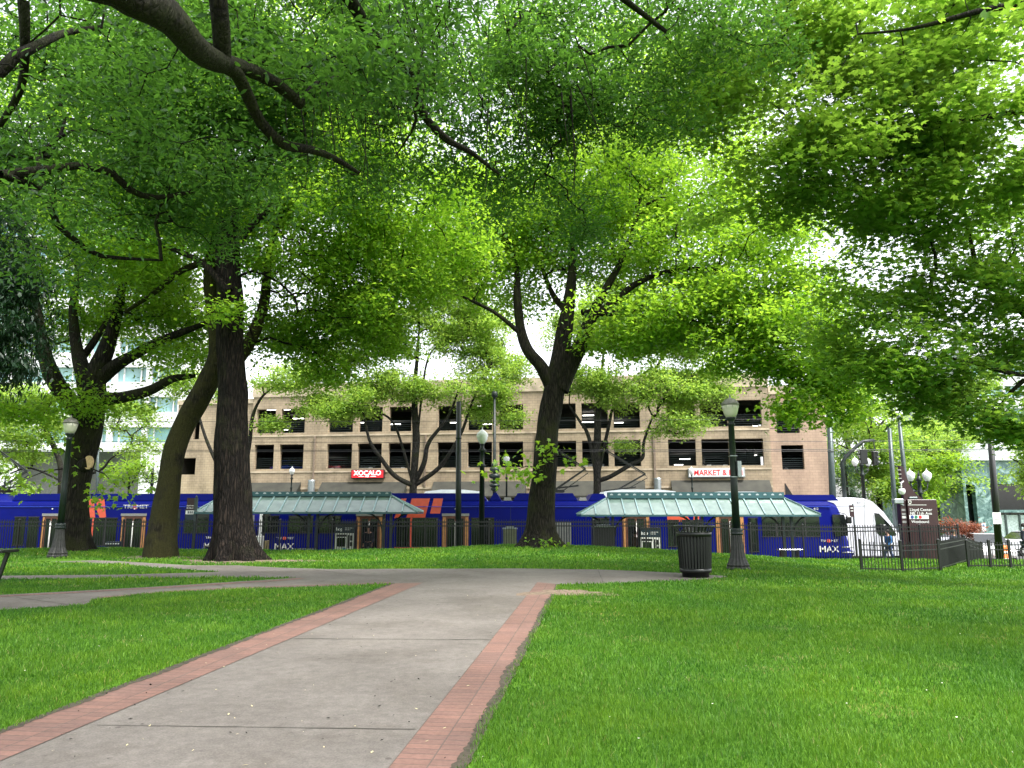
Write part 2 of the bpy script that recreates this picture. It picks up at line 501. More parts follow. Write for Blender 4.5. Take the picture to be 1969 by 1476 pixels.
MAT['navy'] = M('navy_panel', (.006, .02, .035), .4)
MAT['maroon'] = M('maroon_panel', (.030, .007, .009), .4, var=.1)
MAT['red'] = M('red_sign', (.60, .012, .02), .4, var=.05, emit=.25)
MAT['red_letter'] = M('red_letters', (.62, .01, .02), .5, var=.03)
MAT['white_sign'] = M('white_sign_face', (.78, .78, .78), .4, var=.03)
MAT['white_lit'] = M('white_lit_letters', (.9, .9, .88), .4, var=.0, emit=.5)
MAT['teal'] = M('teal_metal', (.035, .10, .115), .4, .2, var=.15)
MAT['rib'] = M('pale_teal_rib', (.22, .33, .33), .35, .4, var=.1)
MAT['acorn'] = M('frosted_lamp_glass', (.62, .60, .50), .3, var=.08)
MAT['acorn_w'] = M('white_lamp_glass', (.82, .82, .84), .25, var=.04)
MAT['awning'] = M('weathered_awning', (.028, .028, .020), .8, var=.35, scale=1.5)
MAT['light'] = M('fluorescent_tube', (1, .97, .9), .4, var=0, emit=3.5)
MAT['lamp_lit'] = M('lit_headlamp', (1, .93, .8), .4, var=0, emit=10)
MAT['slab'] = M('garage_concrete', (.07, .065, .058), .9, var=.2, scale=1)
MAT['cyan'] = M('cyan_panel', (.02, .22, .42), .4)
MAT['plastic_orange'] = M('orange_plastic', (.85, .20, .02), .45)
MAT['skin'] = M('skin', (.42, .24, .17), .6, var=.08)
MAT['hair'] = M('dark_hair', (.02, .013, .01), .7)
MAT['cloth_dark'] = M('dark_cloth', (.015, .018, .028), .9)
MAT['cloth_brown'] = M('brown_cloth', (.10, .055, .035), .9)
MAT['cloth_blue'] = M('blue_cloth', (.02, .10, .25), .9)
MAT['denim'] = M('denim', (.03, .05, .11), .9)
MAT['cutwood'] = M('cut_wood', (.55, .38, .21), .8, var=.2, scale=14)
MAT['leaf_far'] = leaf_mat('street_tree_leaf', (.10, .20, .025), (.22, .36, .06), (.48, .68, .09), .48)
MAT['leaf_mid'] = leaf_mat('maple_leaf', (.050, .13, .014), (.15, .29, .032), (.42, .68, .045), .53)
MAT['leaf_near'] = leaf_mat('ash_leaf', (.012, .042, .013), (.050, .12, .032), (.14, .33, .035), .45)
MAT['leaf_right'] = leaf_mat('right_maple_leaf', (.036, .10, .028), (.13, .25, .060), (.36, .60, .055), .53)
MAT['leaf_bright'] = leaf_mat('young_leaf', (.09, .20, .015), (.20, .36, .03), (.40, .62, .04), .45)
MAT['needle'] = leaf_mat('conifer_needle', (.006, .024, .010), (.016, .045, .018), (.02, .07, .015), .2)
MAT['leaf_rust'] = leaf_mat('rust_leaf', (.12, .04, .025), (.26, .11, .07), (.45, .14, .06), .3)
MAT['bark_dark'] = bark_mat('furrowed_bark', (.010, .0075, .006), (.036, .026, .020), (.026, .026, .012), .25, vs=6.0, bstr=1.5)
MAT['bark'] = bark_mat('grey_bark', (.013, .011, .008), (.040, .034, .026), (.028, .030, .011), .5, vs=6)
MAT['bark_moss'] = bark_mat('mossy_bark', (.016, .013, .008), (.046, .040, .024), (.040, .038, .012), .85, vs=7, bstr=.8)
MAT['bark_ash'] = bark_mat('dark_mossy_bark', (.010, .008, .006), (.026, .021, .015), (.020, .022, .008), .6, vs=8, bstr=.8)
MAT['bark_grey'] = bark_mat('pale_street_bark', (.022, .020, .017), (.065, .060, .050), (.035, .04, .016), .3, vs=9, bstr=.6)

# ================================================================== GROUND
def grid_axis(segs):
    out = []
    for a, b, st in segs: out += list(np.arange(a, b, st))
    out.append(segs[-1][1]); return np.array(out)
gx = grid_axis([(-900, -100, 100), (-100, -36, 8), (-36, 36, .45), (36, 100, 8), (100, 900, 100)])
gy = grid_axis([(-60, -4, 8), (-4, 37, .3), (37, 61, 3), (61, 200, 20), (200, 2000, 200)])
XX, YY = np.meshgrid(gx, gy)
ZZ = H(XX, YY)
ZZ = ZZ - .3 * sstep((YY - 36.5) / 1.0)
vv = np.stack([XX.ravel(), YY.ravel(), ZZ.ravel()], 1)
nx_, ny_ = len(gx), len(gy)
ii, jj = np.meshgrid(np.arange(nx_ - 1), np.arange(ny_ - 1))
q0 = (jj * nx_ + ii).ravel()
tag(tri_mesh('lawn', vv, np.stack([q0, q0 + 1, q0 + nx_ + 1, q0 + nx_], 1), MAT['soil'], smooth=True), kind='structure')

STREET = -1.25
def sheet(name, x0, x1, y0, y1, z, th, mat):
    m = MB(); m.box(x0, x1, y0, y1, z - th, z)
    return tag(m.build(name, mat), kind='structure')
sheet('platform', -60, PX(1640, 37), 34.2, 37.4, -1.0, .6, MAT['pave_far'])
sheet('road', -300, 300, 37.45, 53.0, STREET, .12, MAT['asphalt'])
sheet('sidewalk', -300, 300, 53.02, 58.4, STREET + .15, .4, MAT['pave_far'])
sheet('side_street', 24, 36, 58.45, 220, STREET + .004, .12, MAT['asphalt'])

# path outline in photo pixels, all on the flat part of the park
def lineext(p, q, t): return (p[0] + (q[0] - p[0]) * t, p[1] + (q[1] - p[1]) * t)
LO = [PG(0, 1411).xy, PG(754, 1122.5).xy]        # outer edge of the left brick band
RO = [PG(900, 1451).xy, PG(1074, 1124).xy]       # outer edge of the right brick band
LI = [PG(0, 1466).xy, PG(813, 1121).xy]
RI = [PG(749, 1476).xy, PG(1033, 1120).xy]
def back(L, y):
    t = (y - L[0].y) / (L[1].y - L[0].y)
    return L[0].lerp(L[1], t)
px_pts = [(754, 1122.5), (676, 1126), (548, 1130), (366, 1137), (270, 1143), (178, 1153), (169, 1162), (0, 1174), (-500, 1210),
          (-500, 1166), (0, 1144), (137, 1137), (320, 1127), (411, 1121), (520, 1114.5), (571, 1110.8), (480, 1110.4), (320, 1111), (183, 1112), (0, 1114), (-500, 1119),
          (-500, 1110), (0, 1107), (228, 1105), (380, 1101), (425, 1099.4), (379, 1096.6), (292, 1091), (228, 1085), (91, 1081), (66, 1078),
          (73, 1075), (150, 1076), (228, 1079), (366, 1087), (457, 1087), (540, 1091.5), (640, 1094.5), (770, 1093.6), (900, 1093.3), (1000, 1093), (1150, 1095),
          (1240, 1098.5), (1313, 1102), (1350, 1105), (1397, 1107.6), (1397, 1109.6), (1367, 1113), (1313, 1117), (1240, 1119), (1161, 1122), (1074, 1124)]
path_poly = [back(LO, -3.0)] + [PG(u, v).xy for (u, v) in px_pts] + [back(RO, -3.0)]
# roughen the outline a little where grass creeps over it
def poly_sheet(name, pts, z, mat):
    tris = tessellate_polygon([[Vector((p.x, p.y, 0)) for p in pts]])
    me = bpy.data.meshes.new(name)
    tr = []
    for t in tris:
        a, b, c = [pts[i] for i in t]
        if (b - a).cross(c - a) < 0: t = (t[0], t[2], t[1])
        tr.append(t)
    me.from_pydata([(p.x, p.y, z) for p in pts], [], tr); me.update()
    return link(name, me, mat)
tag(poly_sheet('path', path_poly, .006, MAT['path']), kind='structure')

def band(name, outer, inner, z, y0=None, n=60):
    """brick ribbon with uv in metres; outer/inner are lists of 2D points of equal length"""
    vs, fs, uv = [], [], []
    L = 0
    for i, (a, b) in enumerate(zip(outer, inner)):
        if i: L += ((a + b) / 2 - (outer[i - 1] + inner[i - 1]) / 2).length
        w = .41 if len(outer) == 2 else .205
        vs += [(a.x, a.y, z), (b.x, b.y, z)]
        d_ = ((outer[-1] + inner[-1]) - (outer[0] + inner[0])).normalized() if len(outer) == 2 else None
        uv += [(0.0, a.dot(d_) if d_ else L), (w, b.dot(d_) if d_ else L)]
        if i: k = 2 * i; fs.append((k - 2, k - 1, k + 1, k))
    me = bpy.data.meshes.new(name); me.from_pydata(vs, [], fs); me.update()
    ul = me.uv_layers.new(name='uv')
    for lp in me.loops: ul.data[lp.index].uv = uv[lp.vertex_index]
    return link(name, me, MAT['brick'])
def ribbon(A, B, y0):
    a0, b0 = back(A, y0), back(B, y0)
    return [a0, A[1]], [b0, B[1]]
bo, bi = ribbon(LO, LI, -3.0)
tag(band('brick_edging', bo, bi, .011), kind='structure')
bo, bi = ribbon([RO[0], RO[1]], [RI[0], RI[1]], -3.0)
tag(band('brick_edging', bi, bo, .011), kind='structure')
# single brick courses along the left-hand paths
def course(pxs, side):
    c = [PG(u, v).xy for (u, v) in pxs]
    o = []
    for i, p in enumerate(c):
        d = (c[min(i + 1, len(c) - 1)] - c[max(i - 1, 0)]).normalized()
        o.append(p + Vector((-d.y, d.x)) * side * .22)
    return c, o
c_, o_ = course([(-300, 1165), (0, 1146), (137, 1139), (320, 1129), (411, 1123), (520, 1116.5), (575, 1112)], -1)
tag(band('brick_edging', c_, o_, .011), kind='structure')
c_, o_ = course([(200, 1150.5), (366, 1136), (548, 1129), (676, 1125), (754, 1121.5)], 1)
tag(band('brick_edging', c_, o_, .011), kind='structure')

# slab joints and cracks in the path
mj = MB()
def joint(u0, v0, u1, v1, w=.012):
    p, q = PG(u0, v0), PG(u1, v1)
    n = max(2, int((q - p).length / .25))
    d = (q - p).normalized(); nn = Vector((-d.y, d.x, 0))
    pts = [p.lerp(q, i / n) + nn * random.uniform(-.006, .006) for i in range(n + 1)]
    for i in range(n):
        a, b = pts[i], pts[i + 1]; ww = w * random.uniform(.6, 1.3) / 2
        mj.add([(a.x - nn.x * ww, a.y - nn.y * ww, .0095), (b.x - nn.x * ww, b.y - nn.y * ww, .0095), (b.x + nn.x * ww, b.y + nn.y * ww, .0095), (a.x + nn.x * ww, a.y + nn.y * ww, .0095)], [(0, 1, 2, 3)])
joint(186, 1396, 800, 1404); joint(566, 1229, 948, 1231, .02); joint(745, 1158, 1005, 1159); joint(640, 1108, 1060, 1107)
joint(600, 1096, 815, 1120, .015); joint(1150, 1096, 1160, 1121, .015); joint(30, 1149, 130, 1163, .02); joint(400, 1122, 450, 1132)
tag(mj.build('path_joints', MAT['joint']), kind='structure')
for (u, v, a, b_, nm) in ((465, 1079, 2.1, 1.0, 1), (310, 1072, 1.5, .7, 2), (1085, 1140, .9, .55, 3), (150, 1052, 1.8, 1.0, 4)):
    c = PG(u, v, 0 if v > 1060 else .08); k = 28
    vs, fs = [(c.x, c.y, Hf(c.x, c.y) + .03)], []
    for i in range(k):
        t = 2 * math.pi * i / k; rr = 1 + .25 * math.sin(3 * t + nm) + .12 * math.sin(7 * t + nm * 2) + random.uniform(-.08, .08)
        x, y = c.x + a * rr * math.cos(t), c.y + b_ * rr * math.sin(t)
        vs.append((x, y, Hf(x, y) + .0045)); fs.append((0, 1 + i, 1 + (i + 1) % k))
    m = MB(); m.add(vs, fs, 0, True); tag(m.build('bare_earth', MAT['dirt']), kind='structure')
DIRT = [(PG(465, 1079).x, PG(465, 1079).y, 1.7, .8), (PG(310, 1072).x, PG(310, 1072).y, 1.2, .6), (PG(1085, 1140).x, PG(1085, 1140).y, .7, .4)]

MAT['soil_edge'] = M('damp_soil', (.052, .042, .028), .95, var=.4, scale=20, bmp=.8)
def ragged(A, sgn, n=260):
    m = MB(); d = (A[1] - A[0]).normalized(); nn = Vector((-d.y, d.x)) * sgn
    p0 = back(A, 2.5); L = (A[1] - p0).length; vs, fs = [], []
    for k in range(n + 1):
        t = L * k / n; c = p0 + d * t
        w = .02 + .035 * abs(math.sin(t * 2.3) * math.sin(t * .7 + 1)) + random.uniform(0, .035)
        a = c + nn * (.03 + random.uniform(0, .02)); b = c - nn * w
        vs += [(a.x, a.y, .0135), (b.x, b.y, .0135)]
        if k: q = 2 * k; fs.append((q - 2, q - 1, q + 1, q))
    m.add(vs, fs); return tag(m.build('soil_edge', MAT['soil_edge']), kind='structure')
ragged(LO, 1); ragged(RO, -1)
# ------------------------------------------------------------------ grass blades
PPX = np.array([p.x for p in path_poly]); PPY = np.array([p.y for p in path_poly])
def inside(x, y, grow=0.0):
    ins = np.zeros(len(x), bool); j = len(PPX) - 1
    for i in range(len(PPX)):
        c = ((PPY[i] > y) != (PPY[j] > y)) & (x < (PPX[j] - PPX[i]) * (y - PPY[i]) / (PPY[j] - PPY[i] + 1e-12) + PPX[i])
        ins ^= c; j = i
    return ins
def blades(y0, y1, dens, hgt, wid, lean=.5):
    hw = .72
    n = int(dens * (y1 - y0) * ((y0 + y1) * hw + 1.2))
    y = RNG.uniform(y0, y1, n); x = RNG.uniform(-1, 1, n) * (y1 * hw + .6)
    k = np.abs(x) < y * hw + .6; x, y = x[k], y[k]
    jx = x + RNG.normal(0, .02, len(x)); jy = y + RNG.normal(0, .02, len(x))
    k = ~inside(jx, jy); x, y = x[k], y[k]
    for (cx, cy, a, b) in DIRT:
        d = ((x - cx) / a) ** 2 + ((y - cy) / b) ** 2
        k = (d > 1) | (RNG.random(len(x)) < .12); x, y = x[k], y[k]
    n = len(x)
    # thin and lush patches
    cl = np.sin(x * 2.1 + np.sin(y * 1.3) * 2) * np.sin(y * 1.7 + np.sin(x * .9) * 2) + .6 * np.sin(x * 5.3 + y * 3.1) * np.sin(y * 6.1 - x * 2.3)
    h = hgt * RNG.uniform(.45, 1.25, n) * (1 + .28 * cl)
    z = H(x, y)
    th = RNG.uniform(0, 2 * np.pi, n)
    dx, dy = np.cos(th), np.sin(th)
    l = RNG.uniform(.15, 1.0, n) * lean * h * 1.6
    w = wid * RNG.uniform(.7, 1.3, n) / 2
    wth = RNG.uniform(0, 2 * np.pi, n)
    wx, wy = np.cos(wth) * w, np.sin(wth) * w
    base = np.stack([x, y, z - .005], 1)
    V = np.empty((n, 5, 3))
    wv = np.stack([wx, wy, np.zeros(n)], 1)
    mid = base + np.stack([dx * l * .35, dy * l * .35, h * .62], 1)
    tip = base + np.stack([dx * l, dy * l, h], 1)
    V[:, 0] = base - wv; V[:, 1] = base + wv; V[:, 2] = mid + wv * .8; V[:, 3] = mid - wv * .8; V[:, 4] = tip
    b0 = np.arange(n)[:, None] * 5
    T = np.concatenate([b0 + np.array([0, 1, 2]), b0 + np.array([0, 2, 3]), b0 + np.array([3, 2, 4])], 0)
    t = np.clip(RNG.normal(.42 + .16 * cl, .24, n), 0, .93); t[RNG.random(n) < .015 + .16 * (cl < -1.0)] = 1
    return V.reshape(-1, 3), T, np.repeat(t, 5)
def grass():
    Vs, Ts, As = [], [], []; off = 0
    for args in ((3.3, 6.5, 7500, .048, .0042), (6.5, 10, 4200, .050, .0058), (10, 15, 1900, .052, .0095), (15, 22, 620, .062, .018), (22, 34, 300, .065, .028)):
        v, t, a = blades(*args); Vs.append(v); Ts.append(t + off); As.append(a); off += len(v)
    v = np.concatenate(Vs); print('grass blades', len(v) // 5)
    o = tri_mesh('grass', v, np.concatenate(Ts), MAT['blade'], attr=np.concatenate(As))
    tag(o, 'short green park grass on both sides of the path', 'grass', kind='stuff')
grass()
mf = MB()
for k in range(70):
    v = 1100 + 376 * random.random() ** 1.4; u = random.uniform(-20, 2000); q_ = PG(u, v)
    x, y = q_.x + random.uniform(-.2, .2), q_.y
    if y > 22 or inside(np.array([x]), np.array([y]))[0]: continue
    z = Hf(x, y) + random.uniform(.035, .055); s = random.uniform(.004, .009); a0 = random.uniform(0, 6.28)
    mf.add([(x + s * math.cos(a0 + t * 1.2566), y + s * math.sin(a0 + t * 1.2566), z + random.uniform(-.003, .004)) for t in range(5)], [(0, 1, 2, 3, 4)])
tag(mf.build('lawn_flowers', M('white_clover', (.62, .62, .50), .7)), 'tiny white clover heads dotted through the lawn', 'flowers', kind='stuff')
# litter: twigs, petals and dead leaves on the concrete
ml = MB(); ml2 = MB()
for k in range(320):
    v = 1105 + 371 * random.random() ** 1.3; u = random.uniform(-50, 1100)
    p = PG(u, v)
    if not inside(np.array([p.x]), np.array([p.y]))[0]: continue
    a = random.uniform(0, 6.28); s = random.uniform(.006, .02)
    dx, dy = math.cos(a) * s, math.sin(a) * s
    asp = random.choice((.15, .5, .6))
    q = [(p.x - dx, p.y - dy, .0125), (p.x + dy * asp, p.y - dx * asp, .016), (p.x + dx, p.y + dy, .0125 + random.uniform(0, .01)), (p.x - dy * asp, p.y + dx * asp, .015)]
    (ml if random.random() < .6 else ml2).add(q, [(0, 1, 2, 3)])
tag(ml.build('leaf_litter', MAT['bark_dark']), 'tiny dark twigs and dead leaves scattered over the concrete path', 'litter', kind='stuff')
tag(ml2.build('fallen_petals', M('pale_petal', (.55, .48, .28), .7)), 'tiny pale petals and leaf scraps scattered over the concrete path', 'petals', kind='stuff')
# ================================================================== TREES
LEAF = {
 'ovate': (np.array([(0, 0, 0), (.30, .42, .05), (0, 1, -.10), (-.30, .42, .05)]), np.array([(0, 1, 2), (0, 2, 3)])),
 'leaflet': (np.array([(0, 0, 0), (.17, .30, .03), (.15, .66, .02), (0, 1, -.08), (-.15, .66, .02), (-.17, .30, .03)]), np.array([(0, 1, 5), (1, 2, 4), (1, 4, 5), (2, 3, 4)])),
 'maple': (np.array([(0, .38, 0), (.04, 0, 0), (.46, .10, -.06), (.26, .36, .03), (.52, .66, -.09), (.20, .64, .03), (0, 1.05, -.12), (-.20, .64, .03), (-.52, .66, -.09), (-.26, .36, .03), (-.46, .10, -.06)]),
           np.array([(0, 1, 2), (0, 2, 3), (0, 3, 4), (0, 4, 5), (0, 5, 6), (0, 6, 7), (0, 7, 8), (0, 8, 9), (0, 9, 10), (0, 10, 1)])),
 'spray': (np.array([(-.06, 0, 0), (.06, 0, 0), (.10, .5, .02), (0, 1, -.05), (-.10, .5, .02)]), np.array([(0, 1, 2), (0, 2, 4), (4, 2, 3)])),
}
def leaves(name, C, size, mat, parent, shape='ovate', spread=.55, droop=.25, hang=False, tintc=None):
    n = len(C)
    nrm = RNG.normal(0, spread, (n, 3)) + np.array([0, 0, 1.0])
    nrm /= np.linalg.norm(nrm, axis=1)[:, None]
    t = RNG.normal(0, 1, (n, 3)); t[:, 2] -= droop * 3
    if hang: t = RNG.normal(0, .35, (n, 3)); t[:, 2] -= 1.2; nrm = RNG.normal(0, 1, (n, 3))
    t -= nrm * np.sum(t * nrm, 1)[:, None]; t /= np.linalg.norm(t, axis=1)[:, None] + 1e-9
    b = np.cross(nrm, t)
    sh, tr = LEAF[shape]
    s = size * RNG.uniform(.6, 1.25, n)
    V = C[:, None, :] + s[:, None, None] * (sh[None, :, 0:1] * b[:, None, :] + sh[None, :, 1:2] * t[:, None, :] + sh[None, :, 2:3] * nrm[:, None, :])
    T = (np.arange(n)[:, None, None] * len(sh) + tr[None]).reshape(-1, 3)
    tint = np.clip(RNG.normal(.5, .22, n) + (tintc if tintc is not None else 0), 0, 1)
    return tri_mesh(name, V.reshape(-1, 3), T, mat, parent, attr=np.repeat(tint, len(sh)))

def catmull(pts, rad, step):
    pts = np.array(pts, float); rad = np.array(rad, float)
    out, ro = [], []
    n = len(pts)
    for i in range(n - 1):
        p0, p1, p2, p3 = pts[max(i - 1, 0)], pts[i], pts[i + 1], pts[min(i + 2, n - 1)]
        k = max(1, int(np.linalg.norm(p2 - p1) / step))
        for j in range(k):
            t = j / k
            out.append(.5 * ((2 * p1) + (-p0 + p2) * t + (2 * p0 - 5 * p1 + 4 * p2 - p3) * t * t + (-p0 + 3 * p1 - 3 * p2 + p3) * t ** 3))
            ro.append(rad[i] + (rad[i + 1] - rad[i]) * t)
    out.append(pts[-1]); ro.append(rad[-1])
    return np.array(out), np.array(ro)

def limb_mesh(mb_list, pts, rad, sides, seed, rough=.06, flare=0.0, furrow=0.0, nlobes=6, flare_h=.5):
    """one swept limb, appended to mb_list as (verts, quads)"""
    n = len(pts); rg = np.random.default_rng(seed)
    ph = rg.uniform(0, 6.28, 8)
    V = np.empty((n, sides, 3)); a = None
    L = np.concatenate([[0], np.cumsum(np.linalg.norm(np.diff(pts, axis=0), axis=1))])
    ang = np.linspace(0, 2 * np.pi, sides, endpoint=False)
    for i in range(n):
        d = pts[min(i + 1, n - 1)] - pts[max(i - 1, 0)]; d = d / (np.linalg.norm(d) + 1e-9)
        if a is None:
            a = np.cross(d, [0, 1, 0.2]); a /= np.linalg.norm(a)
        a = a - d * a.dot(d); a /= np.linalg.norm(a); b = np.cross(d, a)
        l = L[i]
        r = rad[i] * (1 + rough * (np.sin(ang * 2 + ph[0] + l * .9) * .6 + np.sin(ang * 3 + ph[1] - l * 1.7) * .5 + np.sin(ang + ph[2] + l * 2.3) * .5 + np.sin(l * 4 + ph[3]) * .25))
        if furrow:
            r = r * (1 + furrow * (np.abs(np.sin(ang * 13 + ph[4] + .8 * np.sin(l * 2.1 + ang * 2))) - .5 + .35 * np.sin(ang * 29 + l * 3 + ph[5] + 2 * np.sin(l * 1.3))))
        if flare:
            f = np.exp(-l / flare_h) * flare
            r = r * (1 + f * (.55 + .45 * np.sin(ang * nlobes + ph[6] + .5 * np.sin(ang * 2)) + .2 * np.sin(ang * 2 + ph[7])))
        V[i] = pts[i] + (np.cos(ang) * r)[:, None] * a + (np.sin(ang) * r)[:, None] * b
    idx = np.arange(n * sides).reshape(n, sides)
    q = np.stack([idx[:-1], np.roll(idx, -1, 1)[:-1], np.roll(idx, -1, 1)[1:], idx[1:]], -1).reshape(-1, 4)
    mb_list.append((V.reshape(-1, 3), q))

def merge(lst):
    vs, fs, o = [], [], 0
    for v, f in lst: vs.append(v); fs.append(f + o); o += len(v)
    return np.concatenate(vs), np.concatenate(fs)

def seg_tubes(A, B, ra, rb, sides=4):
    d = B - A; ln = np.linalg.norm(d, axis=1)[:, None] + 1e-9; d = d / ln
    up = np.where(np.abs(d[:, 2:3]) < .9, np.array([[0, 0, 1.]]), np.array([[0, 1., 0]]))
    a = np.cross(d, up); a /= np.linalg.norm(a, axis=1)[:, None] + 1e-9; b = np.cross(d, a)
    ang = np.linspace(0, 2 * np.pi, sides, endpoint=False)
    dirs = a[:, None, :] * np.cos(ang)[None, :, None] + b[:, None, :] * np.sin(ang)[None, :, None]
    V = np.concatenate([A[:, None] - d[:, None] * ra[:, None, None] * .3 + dirs * ra[:, None, None], B[:, None] + d[:, None] * rb[:, None, None] * .3 + dirs * rb[:, None, None]], 1)
    n = len(A); base = np.arange(n)[:, None] * (2 * sides)
    F = []
    for k in range(sides):
        l = (k + 1) % sides
        F.append(base + np.array([k, l, sides + l, sides + k]))
    return V.reshape(-1, 3), np.concatenate(F, 0)

def tree(label, trunk, limbs, blobs, bark, leafmat, name='tree', cat='tree', group=None, lsize=.13, per=38, shape='ovate', cl=(.42, .42, .22),
         rtip=.006, sides=20, furrow=0, flare=.5, flare_h=.5, rough=.06, spread=.55, droop=.25, hang=False, step=.4, base=None, sub_rad=.42, along=6, shell=.35, twig_sides=4, maxr=.09, nlobes=6, clump=.5, gapcut=-.55):
    blobs = [(c, rx, ry, rz, int(n * 1.5)) for (c, rx, ry, rz, n) in blobs]
    """trunk: [(point, radius)...]; limbs: list of the same; blobs: (centre, rx, ry, rz, n) - attractors for twigs"""
    tp = [Vector(p) for p, r in trunk]; tr = [r for p, r in trunk]
    root = empty(name, (tp[0].x, tp[0].y, Hf(tp[0].x, tp[0].y)) if base is None else base, label, cat, group)
    parts = []
    pts, rad = catmull(tp, tr, .12 if sides > 20 else .25)
    limb_mesh(parts, pts, rad, sides, 1 + int(abs(tp[0].x) * 10), rough, flare, furrow, nlobes, flare_h)
    nodes = [pts[len(pts) // 2:]]; plen = [np.linspace(0, 3, len(nodes[0]))]
    keep = []
    for k, lb in enumerate(limbs):
        lp, lr = catmull([p for p, r in lb], [r for p, r in lb], .2)
        limb_mesh(parts, lp, lr, max(8, sides // 2), 50 + k, rough * 1.2, 0, furrow * .6)
        L = np.concatenate([[0], np.cumsum(np.linalg.norm(np.diff(lp, axis=0), axis=1))])
        s = int(len(lp) * .25)
        nodes.append(lp[s:]); plen.append(L[s:] * .3)
    v, f = merge(parts)
    tri_mesh('trunk', v, f, bark, root, smooth=True)
    nodes = np.concatenate(nodes); plen = np.concatenate(plen)
    # attractors
    AT = []; TC = []
    for (c, rx, ry, rz, n) in blobs:
        q = max(3, n // 7)
        d = RNG.normal(0, 1, (q, 3)); d /= np.linalg.norm(d, axis=1)[:, None]
        r = RNG.random(q) ** (1 / 3.0); r = r * (1 - shell) + shell * (0.75 + .25 * RNG.random(q))
        cen = np.array(c) + d * r[:, None] * np.array([rx, ry, rz])
        cl_s = clump * np.array([1, 1, .55]) * min(1, rx / 2.0)
        AT.append(cen[RNG.integers(0, q, n)] + RNG.normal(0, 1, (n, 3)) * cl_s); TC.append(np.full(n, RNG.normal(0, .12)))
    AT = np.concatenate(AT); TC = np.concatenate(TC)
    g_ = sum(np.sin(AT @ np.array(k_) + ph_) for k_, ph_ in (((2.1, .7, 1.6), 0), ((-.9, 1.8, 2.4), 1), ((1.3, -1.5, 3.1), 2), ((3.3, 1.1, -2.2), 3), ((.6, .5, 4.2), 4)))
    kp = (g_ > gapcut) | (RNG.random(len(AT)) < .12)
    AT, TC = AT[kp], TC[kp]
    dist = np.array([np.min(np.sum((nodes - p) ** 2, 1)) for p in AT])
    order = np.argsort(dist); AT = AT[order]; TC = TC[order]
    cap = len(nodes) + len(AT) * 12
    NP_ = np.empty((cap, 3)); PL = np.empty(cap); PA = np.full(cap, -1)
    n0 = len(nodes); NP_[:n0] = nodes; PL[:n0] = plen; cnt = n0
    tips = []
    for p in AT:
        d = np.linalg.norm(NP_[:cnt] - p, axis=1)
        i = int(np.argmin(d + .30 * PL[:cnt]))
        q = NP_[i].copy(); L = d[i]
        k = int(min(10, max(1, round(L / step))))
        side = RNG.normal(0, .09 * L, 3); side[2] = abs(side[2]) + .05 * L
        par = i
        for j in range(1, k + 1):
            t = j / k
            w = q + (p - q) * t + side * math.sin(math.pi * t) + (RNG.normal(0, .04, 3) if j < k else 0)
            NP_[cnt] = w; PL[cnt] = PL[par] + L / k; PA[cnt] = par; par = cnt; cnt += 1
        tips.append(par)
    weight = np.zeros(cnt); weight[tips] = 1
    for i in range(cnt - 1, n0 - 1, -1): weight[PA[i]] += weight[i]
    rr = np.minimum(rtip * np.maximum(weight, 1) ** sub_rad, maxr)
    idx = np.arange(n0, cnt); pa = PA[idx]
    ra = np.where(pa < n0, rr[idx] * 1.15, np.minimum(rr[pa], rr[idx] * 1.6))
    v, f = seg_tubes(NP_[pa], NP_[idx], ra, rr[idx], twig_sides)
    tri_mesh('branches', v, f, bark, root, smooth=True)
    # leaves around the tips and along thin twigs
    tips = np.array(tips)
    m = len(tips) * per
    C = np.repeat(NP_[tips], per, 0) + RNG.normal(0, 1, (m, 3)) * np.array(cl)
    tc = np.repeat(TC[:len(tips)] + RNG.normal(0, .17, len(tips)), per)
    if along:
        thin = idx[weight[idx] <= 3]
        ex = np.repeat(NP_[thin], along, 0) + RNG.normal(0, 1, (len(thin) * along, 3)) * np.array(cl) * .55
        C = np.concatenate([C, ex]); tc = np.concatenate([tc, RNG.normal(0, .1, len(ex))])
    leaves('crown', C, lsize, leafmat, root, shape, spread, droop, hang, tc)
    print(name, 'tips', len(tips), 'leaves', len(C))
    return root

def pl(*a):       # polyline from photo pixels: (u, v, Y, r)
    return [(P(u, v, Y), r) for (u, v, Y, r) in a]
def B(u, v, Y, rx, ry, rz, n): return (tuple(P(u, v, Y)), rx, ry, rz, n)
def gb(u, Y, r, dz=-.15):
    x = PX(u, Y); return (Vector((x, Y, Hf(x, Y) + dz)), r)

# --- dark furrowed trunk
t3 = PG(452, 1077)
trunk = [(Vector((t3.x, t3.y, -.12)), .62)] + pl((450, 1040, t3.y, .57), (448, 960, t3.y, .52), (446, 850, t3.y, .47), (446, 740, t3.y, .43), (442, 600, t3.y, .39), (438, 480, t3.y, .34), (436, 360, t3.y, .28), (434, 240, t3.y, .2), (432, 100, t3.y, .1))
limbs = [pl((444, 480, 22.3, .14), (520, 400, 22.6, .10), (640, 340, 23, .06), (760, 330, 23.5, .04)),
         pl((440, 560, 22.3, .13), (380, 500, 22.5, .09), (270, 460, 23, .06), (170, 450, 24, .03)),
         pl((440, 440, 22.3, .13), (500, 330, 21, .10), (600, 250, 20, .05)),
         pl((438, 400, 22.3, .13), (380, 320, 22, .09), (280, 250, 21.5, .05)),
         pl((436, 300, 22.3, .11), (500, 180, 23, .07), (620, 120, 23.5, .04))]
